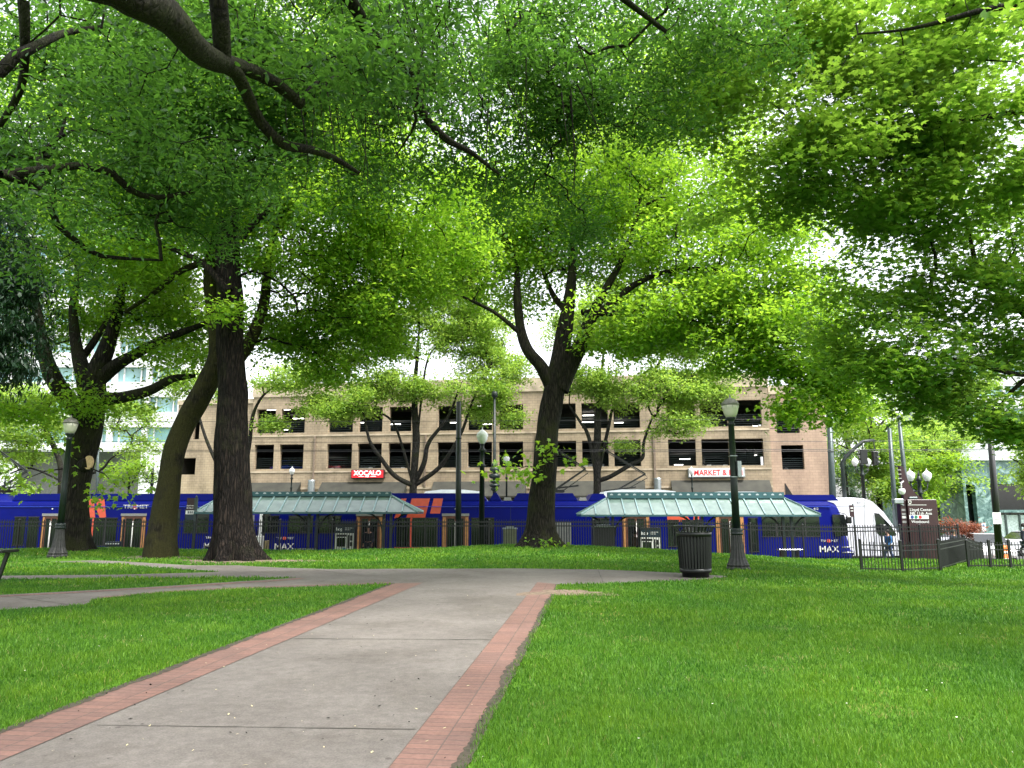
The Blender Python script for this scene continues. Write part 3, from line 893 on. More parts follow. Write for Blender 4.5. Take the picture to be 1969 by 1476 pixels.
tree('tallest straight dark trunk with deeply furrowed bark and flared foot, beside the path junction', trunk, limbs,
     [B(440, 560, 21.9, .5, .3, 1.3, 9), B(300, 440, 23.5, 3.6, 2.2, 1.8, 150), B(610, 420, 23.5, 3.4, 2.2, 2.2, 190), B(420, 280, 22, 5.5, 3.5, 2.4, 250), B(700, 330, 23, 3.0, 2.5, 2.3, 140), B(480, 90, 23, 6, 4, 3, 260), B(800, 440, 24.5, 2.6, 2.2, 2.2, 150), B(700, 560, 25, 2.2, 2, 1.6, 120), B(640, 640, 25.5, 1.8, 1.4, .9, 60), B(600, 700, 25.5, 1.6, 1.2, .5, 26), B(700, 660, 26, 1.4, 1.2, .6, 26), B(650, 130, 28, 5, 3, 3, 220), B(350, 150, 28, 5, 3, 3, 180)],
     MAT['bark_dark'], MAT['leaf_mid'], lsize=.17, per=64, sides=64, furrow=.075, flare=.75, flare_h=.42, nlobes=7)
for (u, dy) in ():
    pass

# --- leaning mossy trunk
t2 = PG(308, 1072)
trunk = [(Vector((t2.x, t2.y, -.12)), .44)] + pl((312, 1020, t2.y, .41), (322, 950, t2.y, .37), (336, 870, t2.y, .35), (362, 800, t2.y, .35), (400, 735, t2.y, .34), (420, 690, t2.y, .30), (414, 620, t2.y, .25), (405, 550, t2.y, .22), (404, 470, t2.y, .19), (400, 380, t2.y, .13), (395, 300, t2.y, .07))
limbs = [pl((415, 712, 23.9, .26), (455, 690, 24.3, .24), (485, 650, 24.6, .20), (506, 590, 24.8, .17), (514, 520, 25, .14), (530, 440, 25, .10), (560, 360, 25, .06)),
         pl((404, 500, 23.9, .14), (350, 520, 24, .1), (300, 560, 24.5, .08), (240, 600, 25, .05)),
         pl((404, 440, 23.9, .12), (450, 380, 24.5, .09), (520, 300, 25, .05))]
tree('leaning trunk covered in moss, bending right to pass behind the dark straight trunk', trunk, limbs,
     [B(580, 470, 26.5, 3, 2.0, 2.2, 130), B(400, 400, 26, 3.5, 2.2, 1.8, 110), B(640, 600, 26.5, 2.2, 2.0, 1.8, 90), B(280, 540, 26.5, 2.4, 1.8, 1.8, 70), B(540, 640, 26.5, 1.4, 1.2, 1.0, 40)],
     MAT['bark_moss'], MAT['leaf_mid'], lsize=.155, per=58, sides=40, furrow=.02, flare=.22, rough=.09)

# --- left maple with the sawn limb
Y1 = 26.5
trunk = [gb(146, Y1, .54)] + pl((143, 1010, Y1, .45), (148, 940, Y1, .41), (158, 885, Y1, .43), (170, 820, Y1, .46), (176, 770, Y1, .46), (184, 720, Y1, .34), (205, 670, Y1, .28), (225, 600, Y1, .2), (240, 520, Y1, .13), (250, 430, Y1, .07))
limbs = [pl((165, 800, Y1, .34), (128, 765, Y1, .30), (98, 715, 26, .26), (82, 660, 26, .2), (70, 590, 26, .15), (60, 500, 26, .1), (30, 420, 26, .05)),
         pl((172, 780, Y1, .32), (160, 720, Y1, .26), (146, 660, 27, .20), (140, 590, 27, .15), (150, 520, 27, .1), (120, 420, 27, .06)),
         pl((188, 765, Y1, .26), (230, 765, 26, .22), (285, 752, 25.8, .18), (330, 728, 25.5, .13), (375, 722, 25.5, .07)),
         pl((190, 730, Y1, .26), (225, 700, 26.4, .22), (262, 680, 26.2, .18), (320, 650, 26, .15), (385, 625, 26, .10), (450, 600, 26.3, .05)),
         pl((150, 700, 27, .14), (185, 650, 27.3, .12), (215, 600, 27.5, .1), (235, 550, 27.5, .07))]
t1 = tree('left maple with a pale round sawn-off limb scar and spreading dark limbs', trunk, limbs,
     [B(50, 590, 28, 3.2, 2.2, 1.8, 120), B(230, 540, 28.5, 3.8, 2.2, 2.2, 170), B(340, 690, 25.6, 1.4, 1.2, .6, 26), B(310, 600, 28.5, 2.4, 1.8, 1.3, 60), B(180, 420, 27, 5.5, 3.5, 2.4, 300), B(100, 230, 27, 6, 4, 3, 260), B(60, 760, 25.5, 1.7, 1.2, .9, 45), B(250, 780, 26, 1.0, .8, .4, 14), B(360, 640, 28.5, 1.8, 1.4, 1.1, 40)],
     MAT['bark'], MAT['leaf_mid'], lsize=.17, per=62, sides=44, furrow=.035, flare=1.0, flare_h=.35, nlobes=5, rough=.07, shell=.3)
c = P(171, 889, Y1 - .50)
m = MB(); m.tube([P(156, 900, Y1 - .05), P(164, 893, Y1 - .3), c + Vector((0, .03, 0))], [.30, .24, .20], 14); m.build('limb_stub', MAT['bark'], t1)
m = MB(); m.prism([(c.x + .15 * math.cos(a), c.z + .24 * math.sin(a)) for a in np.linspace(0, 6.28, 21)[:-1]], c.y - .05, c.y + .05, 'y')
o = m.build('sawn_limb', MAT['cutwood'], t1); o['label'] = 'pale oval cut face where a limb was sawn off'
def sprout(root, u, v, Y, n, rx=.5, rz=.3, ls=.16, mat='leaf_bright', nm='low_shoots', stem=None):
    c = np.array(P(u, v, Y)); C = c + RNG.normal(0, 1, (n, 3)) * np.array([rx, rx * .6, rz])
    o = leaves(nm, C, ls, MAT[mat], root, 'maple', .8, .4)
    o['label'] = 'spray of young bright green leaves growing low on the trunk'
    if stem:
        m = MB(); a = P(*stem, Y + .5); m.tube([a, (Vector(c) + a) / 2 + Vector((0, 0, .12)), Vector(c)], [.03, .02, .008], 5)
        m.build('shoot', MAT['bark'], root)
sprout(t1, 40, 925, 25.4, 60, .6, .28, .2, stem=(130, 900)); sprout(t1, 95, 860, 25.4, 90, .75, .45, .2, stem=(140, 880)); sprout(t1, 225, 935, 25.4, 80, .5, .28, .2, stem=(175, 900)); sprout(t1, 185, 965, 25.6, 24, .16, .3, .18, stem=(165, 950))

# --- centre maple
Y4 = 27.0
trunk = [gb(1040, Y4, .62)] + pl((1040, 1020, Y4, .48), (1043, 950, Y4, .44), (1049, 870, Y4, .43), (1058, 800, Y4, .42), (1066, 745, Y4, .39), (1078, 690, Y4, .34), (1085, 640, Y4, .29), (1094, 580, Y4, .22), (1100, 520, Y4, .16), (1098, 440, 27.5, .11), (1080, 340, 27.5, .06))
limbs = [pl((1060, 745, Y4, .28), (1040, 705, 26.8, .24), (1015, 672, 26.8, .20), (1001, 630, 27, .17), (994, 570, 27, .14), (992, 510, 27.3, .1), (960, 430, 27.5, .06)),
         pl((1078, 750, Y4, .34), (1098, 700, 27, .29), (1118, 655, 26.8, .25), (1142, 600, 26.6, .19), (1162, 560, 26.5, .15), (1200, 490, 26.5, .1), (1230, 400, 26.5, .06)),
         pl((1140, 608, 26.6, .16), (1180, 580, 26.2, .14), (1225, 545, 26, .11), (1290, 520, 25.6, .08), (1380, 520, 25, .05), (1470, 560, 24.6, .03)),
         pl((1120, 600, 26.9, .12), (1180, 602, 26, .09), (1260, 595, 25.3, .07), (1330, 615, 24.8, .05), (1420, 650, 24.3, .03)),
         pl((1092, 600, 27, .13), (1060, 560, 28, .1), (1030, 480, 29, .06)),
         pl((1000, 640, 27, .1), (950, 600, 26.4, .07), (890, 570, 26, .04))]
t4 = tree('centre maple standing on the grassy mound, trunk forking into three upright limbs', trunk, limbs,
     [B(1110, 430, 29.5, 5.4, 2.6, 2.2, 360), B(1120, 560, 31, 4.2, 1.6, 1.4, 110), B(1310, 450, 27, 4.6, 3, 2.5, 340), B(1480, 520, 24.8, 3.2, 2.4, 2.1, 190), B(1520, 640, 23.5, 1.9, 1.7, 1.3, 110), B(1350, 610, 24.6, 3.0, 2.0, .9, 130), B(1440, 690, 24, 1.5, 1.1, .5, 26), B(1560, 700, 23.5, 1.2, 1, .7, 36), B(920, 510, 28, 2.4, 2.0, 2.0, 110), B(1000, 400, 28, 3.5, 3, 1.7, 150), B(1250, 350, 27, 4.8, 3.5, 1.8, 210), B(1590, 740, 22.5, .95, .8, 1.05, 55), B(1500, 700, 23, .7, .7, .55, 16), B(1240, 660, 26, 2.2, 1.4, .6, 42), B(870, 450, 29, 2.6, 2.2, 2.0, 120), B(1130, 330, 30, 5, 3, 2.2, 200), B(900, 360, 30, 2.4, 2.5, .8, 40), B(1080, 120, 32, 4.5, 3, 3, 230), B(1350, 200, 31, 4.5, 3, 2.6, 200), B(1530, 790, 22, .5, .5, .5, 12), B(1620, 790, 22.3, .5, .5, .5, 14), B(1420, 590, 25, 2.4, 1.8, 1.0, 60), B(1290, 640, 26, 2.0, 1.4, .6, 36)],
     MAT['bark'], MAT['leaf_mid'], lsize=.178, per=56, shape='ovate', sides=48, furrow=.045, flare=.95, flare_h=.38, rough=.085, nlobes=5)
sprout(t4, 985, 905, 26.2, 110, .5, .3, .2, stem=(1040, 900)); sprout(t4, 1052, 868, 26.2, 36, .25, .28, .2, stem=(1045, 900)); sprout(t4, 1100, 885, 26.4, 26, .28, .14, .17, stem=(1060, 880)); sprout(t4, 1020, 915, 26.2, 30, .25, .12, .18)
sprout(t4, 1048, 1044, 26.0, 50, .35, .10, .12, 'leaf_mid'); 

# --- overhanging ash: trunk outside the frame to the left, limbs reach over the path
OT = Vector((-6.6, 3.6, 0))
f8 = Vector((-6.0, 4.2, 5.4))
trunk = [(OT + Vector((0, 0, -.1)), .55), (OT + Vector((.05, .1, 1.5)), .46), (OT + Vector((.2, .3, 3.5)), .42), (f8, .38), (Vector((-5.7, 4.8, 8)), .28), (Vector((-5, 5.5, 11)), .15), (Vector((-4, 6.5, 14)), .06)]
limbs = [[(f8, .30)] + pl((120, -60, 6.2, .22), (250, -8, 6.6, .19), (320, 30, 7.0, .18), (375, 92, 7.6, .155), (420, 118, 8.2, .13), (470, 130, 8.8, .10), (530, 160, 9.3, .085), (580, 203, 9.7, .07)),
         pl((430, 122, 8.3, .10), (455, 140, 8.6, .085), (480, 190, 9.0, .08), (502, 235, 9.4, .075), (545, 277, 9.9, .07), (600, 288, 10.5, .06), (645, 305, 11, .05), (690, 332, 11.5, .03)),
         pl((575, 196, 9.65, .05), (620, 152, 10, .03), (690, 155, 10.5, .025), (740, 180, 11, .02), (760, 210, 11.4, .012)),
         [(f8 + Vector((0, .1, .3)), .2)] + pl((-60, 140, 8.5, .09), (30, 107, 9, .075), (90, 78, 9.5, .06), (130, 62, 10, .05), (195, 52, 10.5, .03)),
         [(f8 + Vector((0, 0, -.8)), .2)] + pl((-80, 330, 10, .10), (60, 330, 11, .075), (150, 318, 11.5, .06), (215, 332, 12, .065), (250, 365, 12.3, .06), (300, 380, 12.6, .05), (370, 368, 13, .035)),
         pl((0, 335, 10.6, .06), (60, 357, 11.2, .06), (95, 390, 11.6, .055), (110, 430, 12, .05), (150, 465, 12.4, .045), (195, 492, 12.8, .04), (310, 500, 13.4, .02)),
         [(Vector((-5.7, 4.8, 8)), .2)] + pl((400, -140, 8, .17), (560, -90, 8.6, .13), (668, -8, 9.3, .10), (705, 55, 9.8, .09), (755, 105, 10.3, .082), (790, 140, 10.7, .078), (800, 190, 11.1, .07), (825, 235, 11.6, .066), (862, 270, 12.1, .06), (905, 292, 12.6, .045), (960, 335, 13.2, .025)),
         pl((795, 180, 11, .04), (800, 230, 11.2, .03), (790, 255, 11.4, .022), (760, 300, 11.7, .012)),
         pl((45, 0, 9, .07), (48, 90, 9.3, .06), (40, 170, 9.8, .05), (0, 240, 10.2, .04)),
         [(Vector((-5.2, 5.3, 10.2)), .16)] + pl((800, -260, 9, .12), (1000, -150, 10, .09), (1150, -40, 11, .06), (1280, 60, 12, .035)),
         pl((418, -20, 7.8, .10), (425, 50, 8.0, .10), (428, 118, 8.3, .10))]
rg8 = random.Random(5)
for k in range(46):
    u, v = rg8.uniform(540, 1120), rg8.uniform(-30, 190); Y = 10.5 + rg8.uniform(0, 2.5); du, dv = rg8.uniform(-10, 60), rg8.uniform(90, 210)
    limbs.append(pl((u, v, Y, .013), (u + du * .4, v + dv * .3, Y + .1, .010), (u + du * .8, v + dv * .65, Y + .15, .007), (u + du * .9 + rg8.uniform(-10, 10), v + dv, Y + .2, .003)))
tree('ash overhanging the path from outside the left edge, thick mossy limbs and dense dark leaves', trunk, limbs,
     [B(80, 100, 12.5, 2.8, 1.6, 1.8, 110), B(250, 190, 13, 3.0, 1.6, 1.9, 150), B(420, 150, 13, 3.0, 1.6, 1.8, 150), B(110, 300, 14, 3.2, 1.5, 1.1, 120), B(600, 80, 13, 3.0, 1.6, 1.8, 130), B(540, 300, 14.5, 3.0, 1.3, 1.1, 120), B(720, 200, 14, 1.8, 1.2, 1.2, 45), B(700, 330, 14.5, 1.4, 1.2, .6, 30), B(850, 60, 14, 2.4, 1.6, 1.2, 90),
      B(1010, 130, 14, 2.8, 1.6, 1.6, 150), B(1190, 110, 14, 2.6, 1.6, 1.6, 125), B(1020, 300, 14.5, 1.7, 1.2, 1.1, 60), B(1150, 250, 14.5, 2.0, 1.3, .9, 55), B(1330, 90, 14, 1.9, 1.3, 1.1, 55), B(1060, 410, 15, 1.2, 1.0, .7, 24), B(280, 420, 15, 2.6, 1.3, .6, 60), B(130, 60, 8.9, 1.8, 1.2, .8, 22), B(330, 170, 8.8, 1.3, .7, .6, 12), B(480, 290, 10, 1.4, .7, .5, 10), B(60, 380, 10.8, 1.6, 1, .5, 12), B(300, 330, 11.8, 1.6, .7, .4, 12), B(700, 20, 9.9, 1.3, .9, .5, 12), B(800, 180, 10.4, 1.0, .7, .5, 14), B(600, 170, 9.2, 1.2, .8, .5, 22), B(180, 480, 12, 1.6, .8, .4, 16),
      B(500, -250, 9, 5, 3, 2, 170), B(1050, -250, 10, 4, 3, 2, 120), ((-3, 2, 8.5), 4.5, 3.5, 1.5, 150), ((2.5, 3, 9.5), 4, 3.5, 1.5, 110), ((-1, -4, 9), 5, 3.5, 1.5, 110)],  # blobs on this line: crown above the view, added to shade path and grass
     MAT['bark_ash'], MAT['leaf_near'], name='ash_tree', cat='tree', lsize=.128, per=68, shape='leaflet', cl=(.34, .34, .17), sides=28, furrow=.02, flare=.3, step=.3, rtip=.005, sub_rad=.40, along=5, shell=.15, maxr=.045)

# --- maple outside the right edge
RT = Vector((15.5, 15.0, Hf(15.5, 15)))
trunk = [(RT + Vector((0, 0, -.1)), .55), (RT + Vector((0, 0, 2)), .46), (RT + Vector((-.1, .2, 4.5)), .4), (RT + Vector((-.2, .3, 7)), .3), (RT + Vector((0, .3, 10)), .16), (RT + Vector((0, .3, 14)), .05)]
limbs = [[(RT + Vector((-.1, .2, 4.2)), .25)] + pl((2050, 640, 16.6, .18), (1969, 598, 16.8, .11), (1925, 560, 17, .09), (1885, 530, 17.2, .075), (1870, 480, 17.4, .055), (1862, 440, 17.6, .03)),
         [(RT + Vector((-.1, .2, 5.2)), .22)] + pl((2040, 190, 14.5, .1), (1969, 214, 14.6, .075), (1880, 226, 14.8, .06), (1790, 236, 15, .05), (1700, 270, 15.2, .035), (1600, 300, 15.5, .02)),
         [(RT + Vector((-.1, .2, 6.8)), .22)] + pl((2060, -30, 12.6, .1), (1969, 4, 12.8, .07), (1880, 22, 13, .058), (1790, 46, 13.3, .045), (1730, 58, 13.6, .03), (1650, 65, 14, .02)),
         pl((1920, 556, 17, .05), (1860, 545, 16.8, .035), (1800, 520, 16.6, .02)),
         [(RT + Vector((-.1, .1, 3.6)), .18)] + pl((2060, 700, 16.5, .1), (1969, 720, 16.2, .06), (1880, 700, 16.2, .04), (1790, 680, 16.2, .02)),
         pl((1969, 730, 16.2, .05), (1930, 770, 16.6, .035), (1905, 830, 16.9, .02)),
         [(RT + Vector((0, .3, 9)), .2)] + pl((1800, -250, 14, .1), (1600, -120, 14.5, .06), (1520, 0, 15, .03))]
tree('maple overhanging the lawn from outside the right edge of the photo', trunk, limbs,
     [B(1880, 110, 15.5, 2.6, 1.6, 1.9, 130), B(1650, 130, 16, 2.4, 1.6, 1.6, 100), B(1480, 120, 17, 2.2, 1.6, 1.3, 70), B(1700, 300, 15.5, 2.6, 2, 1.2, 130), B(1900, 300, 15.5, 2.2, 2, 1.2, 130), B(1560, 380, 17, 2.2, 2, 1.0, 55), B(1850, 440, 17, 2.3, 1.6, .9, 55), B(1940, 520, 18, 2, 1.6, 1.0, 40), B(1900, 360, 19, 2.5, 1.6, 1.0, 36), B(1650, 620, 19, 1.6, 1.3, .8, 40), B(1800, 580, 17, 2.5, 1.3, .8, 60), B(1930, 640, 16.8, 1.8, 1.4, 1.0, 60), B(1760, 690, 16.5, 1.9, 1.1, .55, 80), B(1900, 760, 16.8, 1.4, 1.1, .7, 75), B(1925, 830, 17, .7, .7, .3, 22), B(1720, 480, 17, 1.6, 1.3, .7, 40), B(1400, 200, 17, 2, 2, 1.3, 80), B(1750, -200, 14, 4, 3, 2, 120), ((9, 8, 9.5), 4, 4, 1.5, 110)],  # last two blobs: overhead leaves out of view, added for shade on the lawn
     MAT['bark'], MAT['leaf_right'], name='maple_tree', cat='tree', lsize=.142, per=56, shape='maple', cl=(.33, .33, .12), sides=24, step=.35, rtip=.0045, shell=.2, spread=.35, along=5, maxr=.05)

# --- dark drooping conifer at the left edge
CT_ = Vector((-19.5, 21.5, Hf(-19.5, 21.5)))
trunk = [(CT_ + Vector((0, 0, -.1)), .4), (CT_ + Vector((0, 0, 3)), .33), (CT_ + Vector((0, 0, 8)), .24), (CT_ + Vector((0, 0, 14)), .1), (CT_ + Vector((0, 0, 18)), .03)]
limbs = [[(CT_ + Vector((0, 0, z)), .09), (CT_ + Vector((2.4, -.4 + d, z + .25)), .06), (CT_ + Vector((4.8 - k * .25, -.6 + d * 2, z - .3)), .02)] for k, (z, d) in enumerate(((5.2, 0), (6.5, .5), (7.8, -.4), (9.2, .3)))]
tree('dark conifer at the left edge with drooping needle sprays', trunk, limbs,
     [B(0, 700, 21, 1.3, 1.2, .5, 50), B(-20, 610, 21, 1.6, 1.3, .8, 90), B(10, 520, 21, 1.3, 1.3, .9, 90), B(-20, 440, 21.3, 1.5, 1.5, .6, 45)],
     MAT['bark_dark'], MAT['needle'], name='conifer_tree', cat='conifer', lsize=.19, per=100, shape='spray', cl=(.22, .22, .22), hang=True, sides=16, along=8, shell=.1)

# --- street trees between the train and the garage
def street_tree(label, u, Y, stems, blobs, lm='leaf_far', per=60, ls=.19, base_r=.33, fork=None, **kw):
    b = Vector((PX(u, Y), Y, STREET + .15))
    fk = P(*fork, Y)
    trunk = [(b, base_r), (b.lerp(fk, .5), base_r * .8), (fk, base_r * .72)] + pl(*stems[0])
    kw.setdefault('group', 'street trees in front of the garage')
    blobs = [(a, b1, c1, d1, int(n * 1.5)) for (a, b1, c1, d1, n) in blobs]
    return tree(label, trunk, [[(fk - Vector((0, 0, .3)), st[0][3] * 1.1)] + pl(*st) for st in stems[1:]], blobs, MAT['bark_grey'], MAT[lm], name='street_tree', base=tuple(b), lsize=ls, per=per, clump=.4, sides=14, flare=.15, cl=(.42, .42, .2), along=4, rtip=.011, **kw)
street_tree('light green street tree under the red sign with dark candelabra limbs', 792, 49,
    [[(800, 850, 49, .26), (797, 760, 49, .18), (802, 690, 49, .12), (806, 630, 49, .06)],
     [(760, 915, 48.6, .16), (732, 880, 48.3, .13), (712, 850, 48, .1), (700, 800, 48, .07), (690, 740, 48, .04)],
     [(815, 890, 48.6, .16), (825, 850, 48.5, .13), (862, 800, 48.3, .1), (885, 740, 48, .06)],
     [(838, 905, 48.8, .15), (862, 875, 48.6, .12), (888, 830, 48.4, .1), (905, 780, 48.2, .08), (930, 720, 48, .05)],
     [(760, 820, 49, .08), (725, 790, 49, .06), (690, 770, 49.3, .03)], [(820, 700, 49, .07), (860, 660, 49, .05)]],
    [B(660, 770, 48.4, 2.8, 2, .9, 95), B(760, 740, 48.4, 2.6, 1.8, 1.1, 95), B(900, 750, 48.2, 3.3, 2, 1.3, 120), B(800, 640, 48.8, 3.4, 2, 2.2, 170), B(920, 640, 49.5, 2.6, 2, 1.8, 110), B(690, 590, 49.5, 2.6, 2, 1.8, 100), B(720, 650, 49, 2, 1.6, 1.2, 40), B(810, 520, 49, 4.4, 2.2, 2.4, 200), B(640, 700, 49, 2.2, 1.6, .9, 50), B(950, 700, 49, 2.6, 1.8, 1.3, 70), B(880, 580, 49, 2.4, 1.8, 1.4, 50), B(900, 620, 49, 2.2, 1.8, 1.4, 50), B(960, 790, 48.2, 1.6, 1.2, .9, 30), B(640, 790, 48.2, 1.8, 1.2, .5, 35)], fork=(795, 925))
street_tree('street tree behind the right pantograph with a low elbowed limb', 1147, 48,
    [[(1148, 860, 48, .27), (1150, 800, 48, .2), (1155, 740, 48, .12), (1160, 680, 48, .06)],
     [(1175, 915, 47.8, .15), (1215, 892, 47.6, .13), (1235, 880, 47.6, .12), (1238, 850, 47.6, .1), (1255, 800, 47.4, .06)],
     [(1132, 840, 48, .12), (1115, 810, 48, .09), (1095, 780, 48, .06)], [(1170, 820, 48, .11), (1180, 780, 48, .08), (1200, 740, 48, .05)]],
    [B(1200, 740, 47.4, 2.6, 2, 1.5, 110), B(1330, 740, 47, 2.9, 2, 1.5, 150), B(1120, 730, 47.6, 1.6, 1.5, 1.1, 50), B(1300, 815, 46.8, 1.9, 1.2, .7, 50), B(1180, 600, 48, 3.5, 2.5, 1.7, 90), B(1380, 650, 48.5, 1.6, 1.4, .8, 20), B(1250, 650, 47.5, 4, 2, 1.6, 170), B(1110, 640, 48, 2, 2, 1.6, 70), B(1200, 860, 47.3, .8, .6, .4, 10), B(1390, 700, 47, 1, 1, .5, 14)], fork=(1148, 915))
street_tree('slender two-stemmed street tree showing either side of the dark straight trunk', 452, 48,
    [[(470, 900, 48, .16), (480, 850, 48, .13), (486, 800, 48, .11), (502, 765, 48, .08), (525, 745, 48, .04)],
     [(425, 905, 48, .13), (405, 865, 48, .11), (390, 825, 48, .1), (378, 780, 48, .06)]],
    [B(510, 815, 47.6, .8, .6, .4, 22), B(560, 730, 47.6, 2.2, 1.5, .7, 55), B(390, 740, 48, 2.2, 1.5, .8, 40)], fork=(452, 935), base_r=.2)
street_tree('street tree at far left with a leaning grey limb in front of the office block', 118, 47,
    [[(112, 880, 47, .17), (90, 830, 47, .15), (65, 790, 47, .11), (40, 740, 47, .06)],
     [(60, 900, 46.8, .06), (20, 910, 46.8, .04)], [(190, 905, 46.8, .08), (215, 880, 46.6, .06), (250, 860, 46.6, .04)]],
    [B(60, 820, 46.6, 2.6, 1.6, 1.1, 75), B(20, 770, 46.6, 2, 1.5, .9, 45), B(240, 800, 46.8, 1.7, 1.4, 1.1, 45), B(270, 860, 46.6, 1.0, 1.0, .5, 22), B(30, 880, 46.6, 1.0, 1, .4, 22)], fork=(118, 915), base_r=.24)
street_tree('small bright yellow-green tree left of the leaning mossy trunk', 248, 52,
    [[(246, 900, 52, .05), (240, 880, 52, .03)], [(265, 910, 52, .04), (275, 890, 52, .03)], [(225, 910, 52, .04), (215, 895, 52, .02)]],
    [B(250, 905, 52, 1.5, 1.2, .9, 65)], lm='leaf_bright', fork=(248, 930), base_r=.08, per=26)

# --- trees beyond the crossing on the right
def far_tree(label, u, Y, topv, w, nb, lm='leaf_far', r=.3, bot=None, seed=0, per=40, ls=.30):
    b = Vector((PX(u, Y), Y, STREET))
    top = P(u, topv, Y); h = top.z - b.z
    trunk = [(b, r), (b + Vector((.1, 0, h * .35)), r * .75), (b + Vector((-.2, 0, h * .6)), r * .5), (b + Vector((.1, 0, h * .9)), r * .15)]
    limbs = []
    for k in range(6):
        a = k * 1.05 + seed; z = h * (.25 + .08 * k)
        limbs.append([(b + Vector((0, 0, z)), r * .4), (b + Vector((math.cos(a) * w * .3, math.sin(a) * w * .3, z + h * .12)), r * .28), (b + Vector((math.cos(a) * w * .7, math.sin(a) * w * .7, z + h * .2)), r * .1)])
    bl = []
    rg = random.Random(seed)
    for k in range(7):
        a = rg.uniform(0, 6.28); rr = w * rg.uniform(.1, .6); z = h * rg.uniform(.35, .85)
        bl.append((tuple(b + Vector((math.cos(a) * rr, math.sin(a) * rr, z))), w * .5, w * .5, h * .15, nb // 6))
    return tree(label, trunk, limbs, bl, MAT['bark_grey'], MAT[lm], name='street_tree', base=tuple(b), lsize=ls, per=per, sides=10, flare=.1, cl=(.5, .5, .3), along=3, rtip=.014, group='trees beyond the crossing')
far_tree('bright green tree beyond the crossing, directly behind the traffic signals', 1690, 66, 730, 5.0, 330, seed=1)
far_tree('broad pale green tree behind the twin-globe lamp right of the station pylon', 1800, 74, 760, 5.5, 360, seed=2)
far_tree('tall green tree beyond the crossing rising behind the van', 1640, 92, 600, 7.0, 330, seed=3, ls=.40)
far_tree('yellow-green tree with a pale forked trunk left of the marble building', 1765, 62, 860, 3.2, 130, 'leaf_bright', r=.2, seed=4)
far_tree('hazy green tree farthest down the side street', 1860, 100, 700, 7.0, 300, seed=5, ls=.40)
far_tree('pale green tree cut by the right edge in front of the marble building', 2010, 52, 800, 2.6, 120, seed=6)
far_tree('dense green tree at far left behind the office columns', -60, 60, 700, 5, 200, seed=7)
# conifer beyond the crossing
b = Vector((PX(1632, 60), 60, STREET))
tree('narrow dark conifer between the garage corner and the traffic signals', [(b, .2), (b + Vector((0, 0, 3)), .14), (b + Vector((0, 0, 7.5)), .03)], [],
     [(tuple(b + Vector((0, 0, 1.6))), 1.5, 1.5, 1.2, 60), (tuple(b + Vector((0, 0, 3.4))), 1.2, 1.2, 1.2, 50), (tuple(b + Vector((0, 0, 5.2))), .8, .8, 1.2, 36), (tuple(b + Vector((0, 0, 6.8))), .4, .4, .8, 16)],
     MAT['bark_grey'], leaf_mat('blue_conifer', (.02, .05, .025), (.05, .10, .045), (.05, .12, .04), .2), name='conifer_tree', cat='conifer', base=tuple(b), lsize=.3, per=30, shape='spray', sides=8, along=2)
# rust-coloured shrub behind the fence at right
b = Vector((PX(1845, 46), 46, STREET))
tree('rust-coloured shrub beyond the right fence', [(b, .07), (b + Vector((0, 0, 1.2)), .05), (b + Vector((0, 0, 2)), .02)], [[(b + Vector((0, 0, .8)), .04), (b + Vector((.8, 0, 1.7)), .02)], [(b + Vector((0, 0, .8)), .04), (b + Vector((-.9, 0, 1.8)), .02)]],
     [(tuple(b + Vector((-.4, 0, 1.7))), .9, .7, .45, 40), (tuple(b + Vector((.7, 0, 1.5))), .8, .7, .35, 30)],
     MAT['bark_grey'], MAT['leaf_rust'], name='shrub', cat='shrub', base=tuple(b), lsize=.14, per=24, sides=6, along=2, cl=(.22, .22, .12))
# ================================================================== BUILDINGS
# --- brick parking garage, facade line Y = 59.8 - 0.14 X ; local x runs along the facade
GA = math.atan(-0.14)
GB = Vector((0, 59.8, 0)); GD = Vector((math.cos(GA), math.sin(GA), 0)); GN = Vector((-math.sin(GA), math.cos(GA), 0))
def FU(u, v, depth=0.0):
    d = ray(u, v); o = Vector((0, 0, EYE))
    t = (GB + GN * depth - o).dot(GN) / d.dot(GN)
    w = o + d * t
    return (w - GB).dot(GD), w.z
def FX(u, v=860): return FU(u, v)[0]
def GW(xl, yl, z): return GB + GD * xl + GN * yl + Vector((0, 0, z))
zr1 = (FU(560, 832)[1] + FU(1440, 819)[1]) / 2; zr1t = (FU(560, 785)[1] + FU(1440, 769)[1]) / 2
zr2 = (FU(560, 901)[1] + FU(1440, 894.6)[1]) / 2; zr2t = (FU(560, 853)[1] + FU(1440, 844)[1]) / 2
print('rows', zr1, zr1t, zr2, zr2t)
ztop = FU(1440, 719)[1]; zwing = FU(1560, 741)[1]; zleft = FU(400, 770)[1]; zmid = FU(540, 756)[1]
garage = empty('parking_garage', (0, 0, 0), 'tan block parking garage with rows of open bays showing dark decks and lights', 'parking garage')
cols = [(490, 527), (538, 584), (629, 677), (688, 734), (747, 790), (841, 887), (899, 946), (959, 1006), (1060, 1108), (1119, 1170), (1181, 1232), (1285, 1338), (1349, 1402), (1413, 1468)]
op = []
for (a, b_) in cols:
    op.append((FX(a), FX(b_), zr1, zr1t)); op.append((FX(a), FX(b_), zr2, zr2t))
GZ = STREET + .1
brickm = block_mat('garage_block', (.42, .33, .225), (.36, .28, .185), (.24, .19, .13), bw=.42, bh=.205, ms=.012, stain=.42)
brickp = block_mat('garage_block_pink', (.44, .31, .225), (.38, .265, .195), (.29, .21, .15), bw=.42, bh=.205, ms=.012, stain=.3)
X0, X1, X2, X3, X4 = FX(335), FX(482), FX(1040), FX(1482), FX(1592)
m = MB()
sill = []
for i in range(len(op)): pass
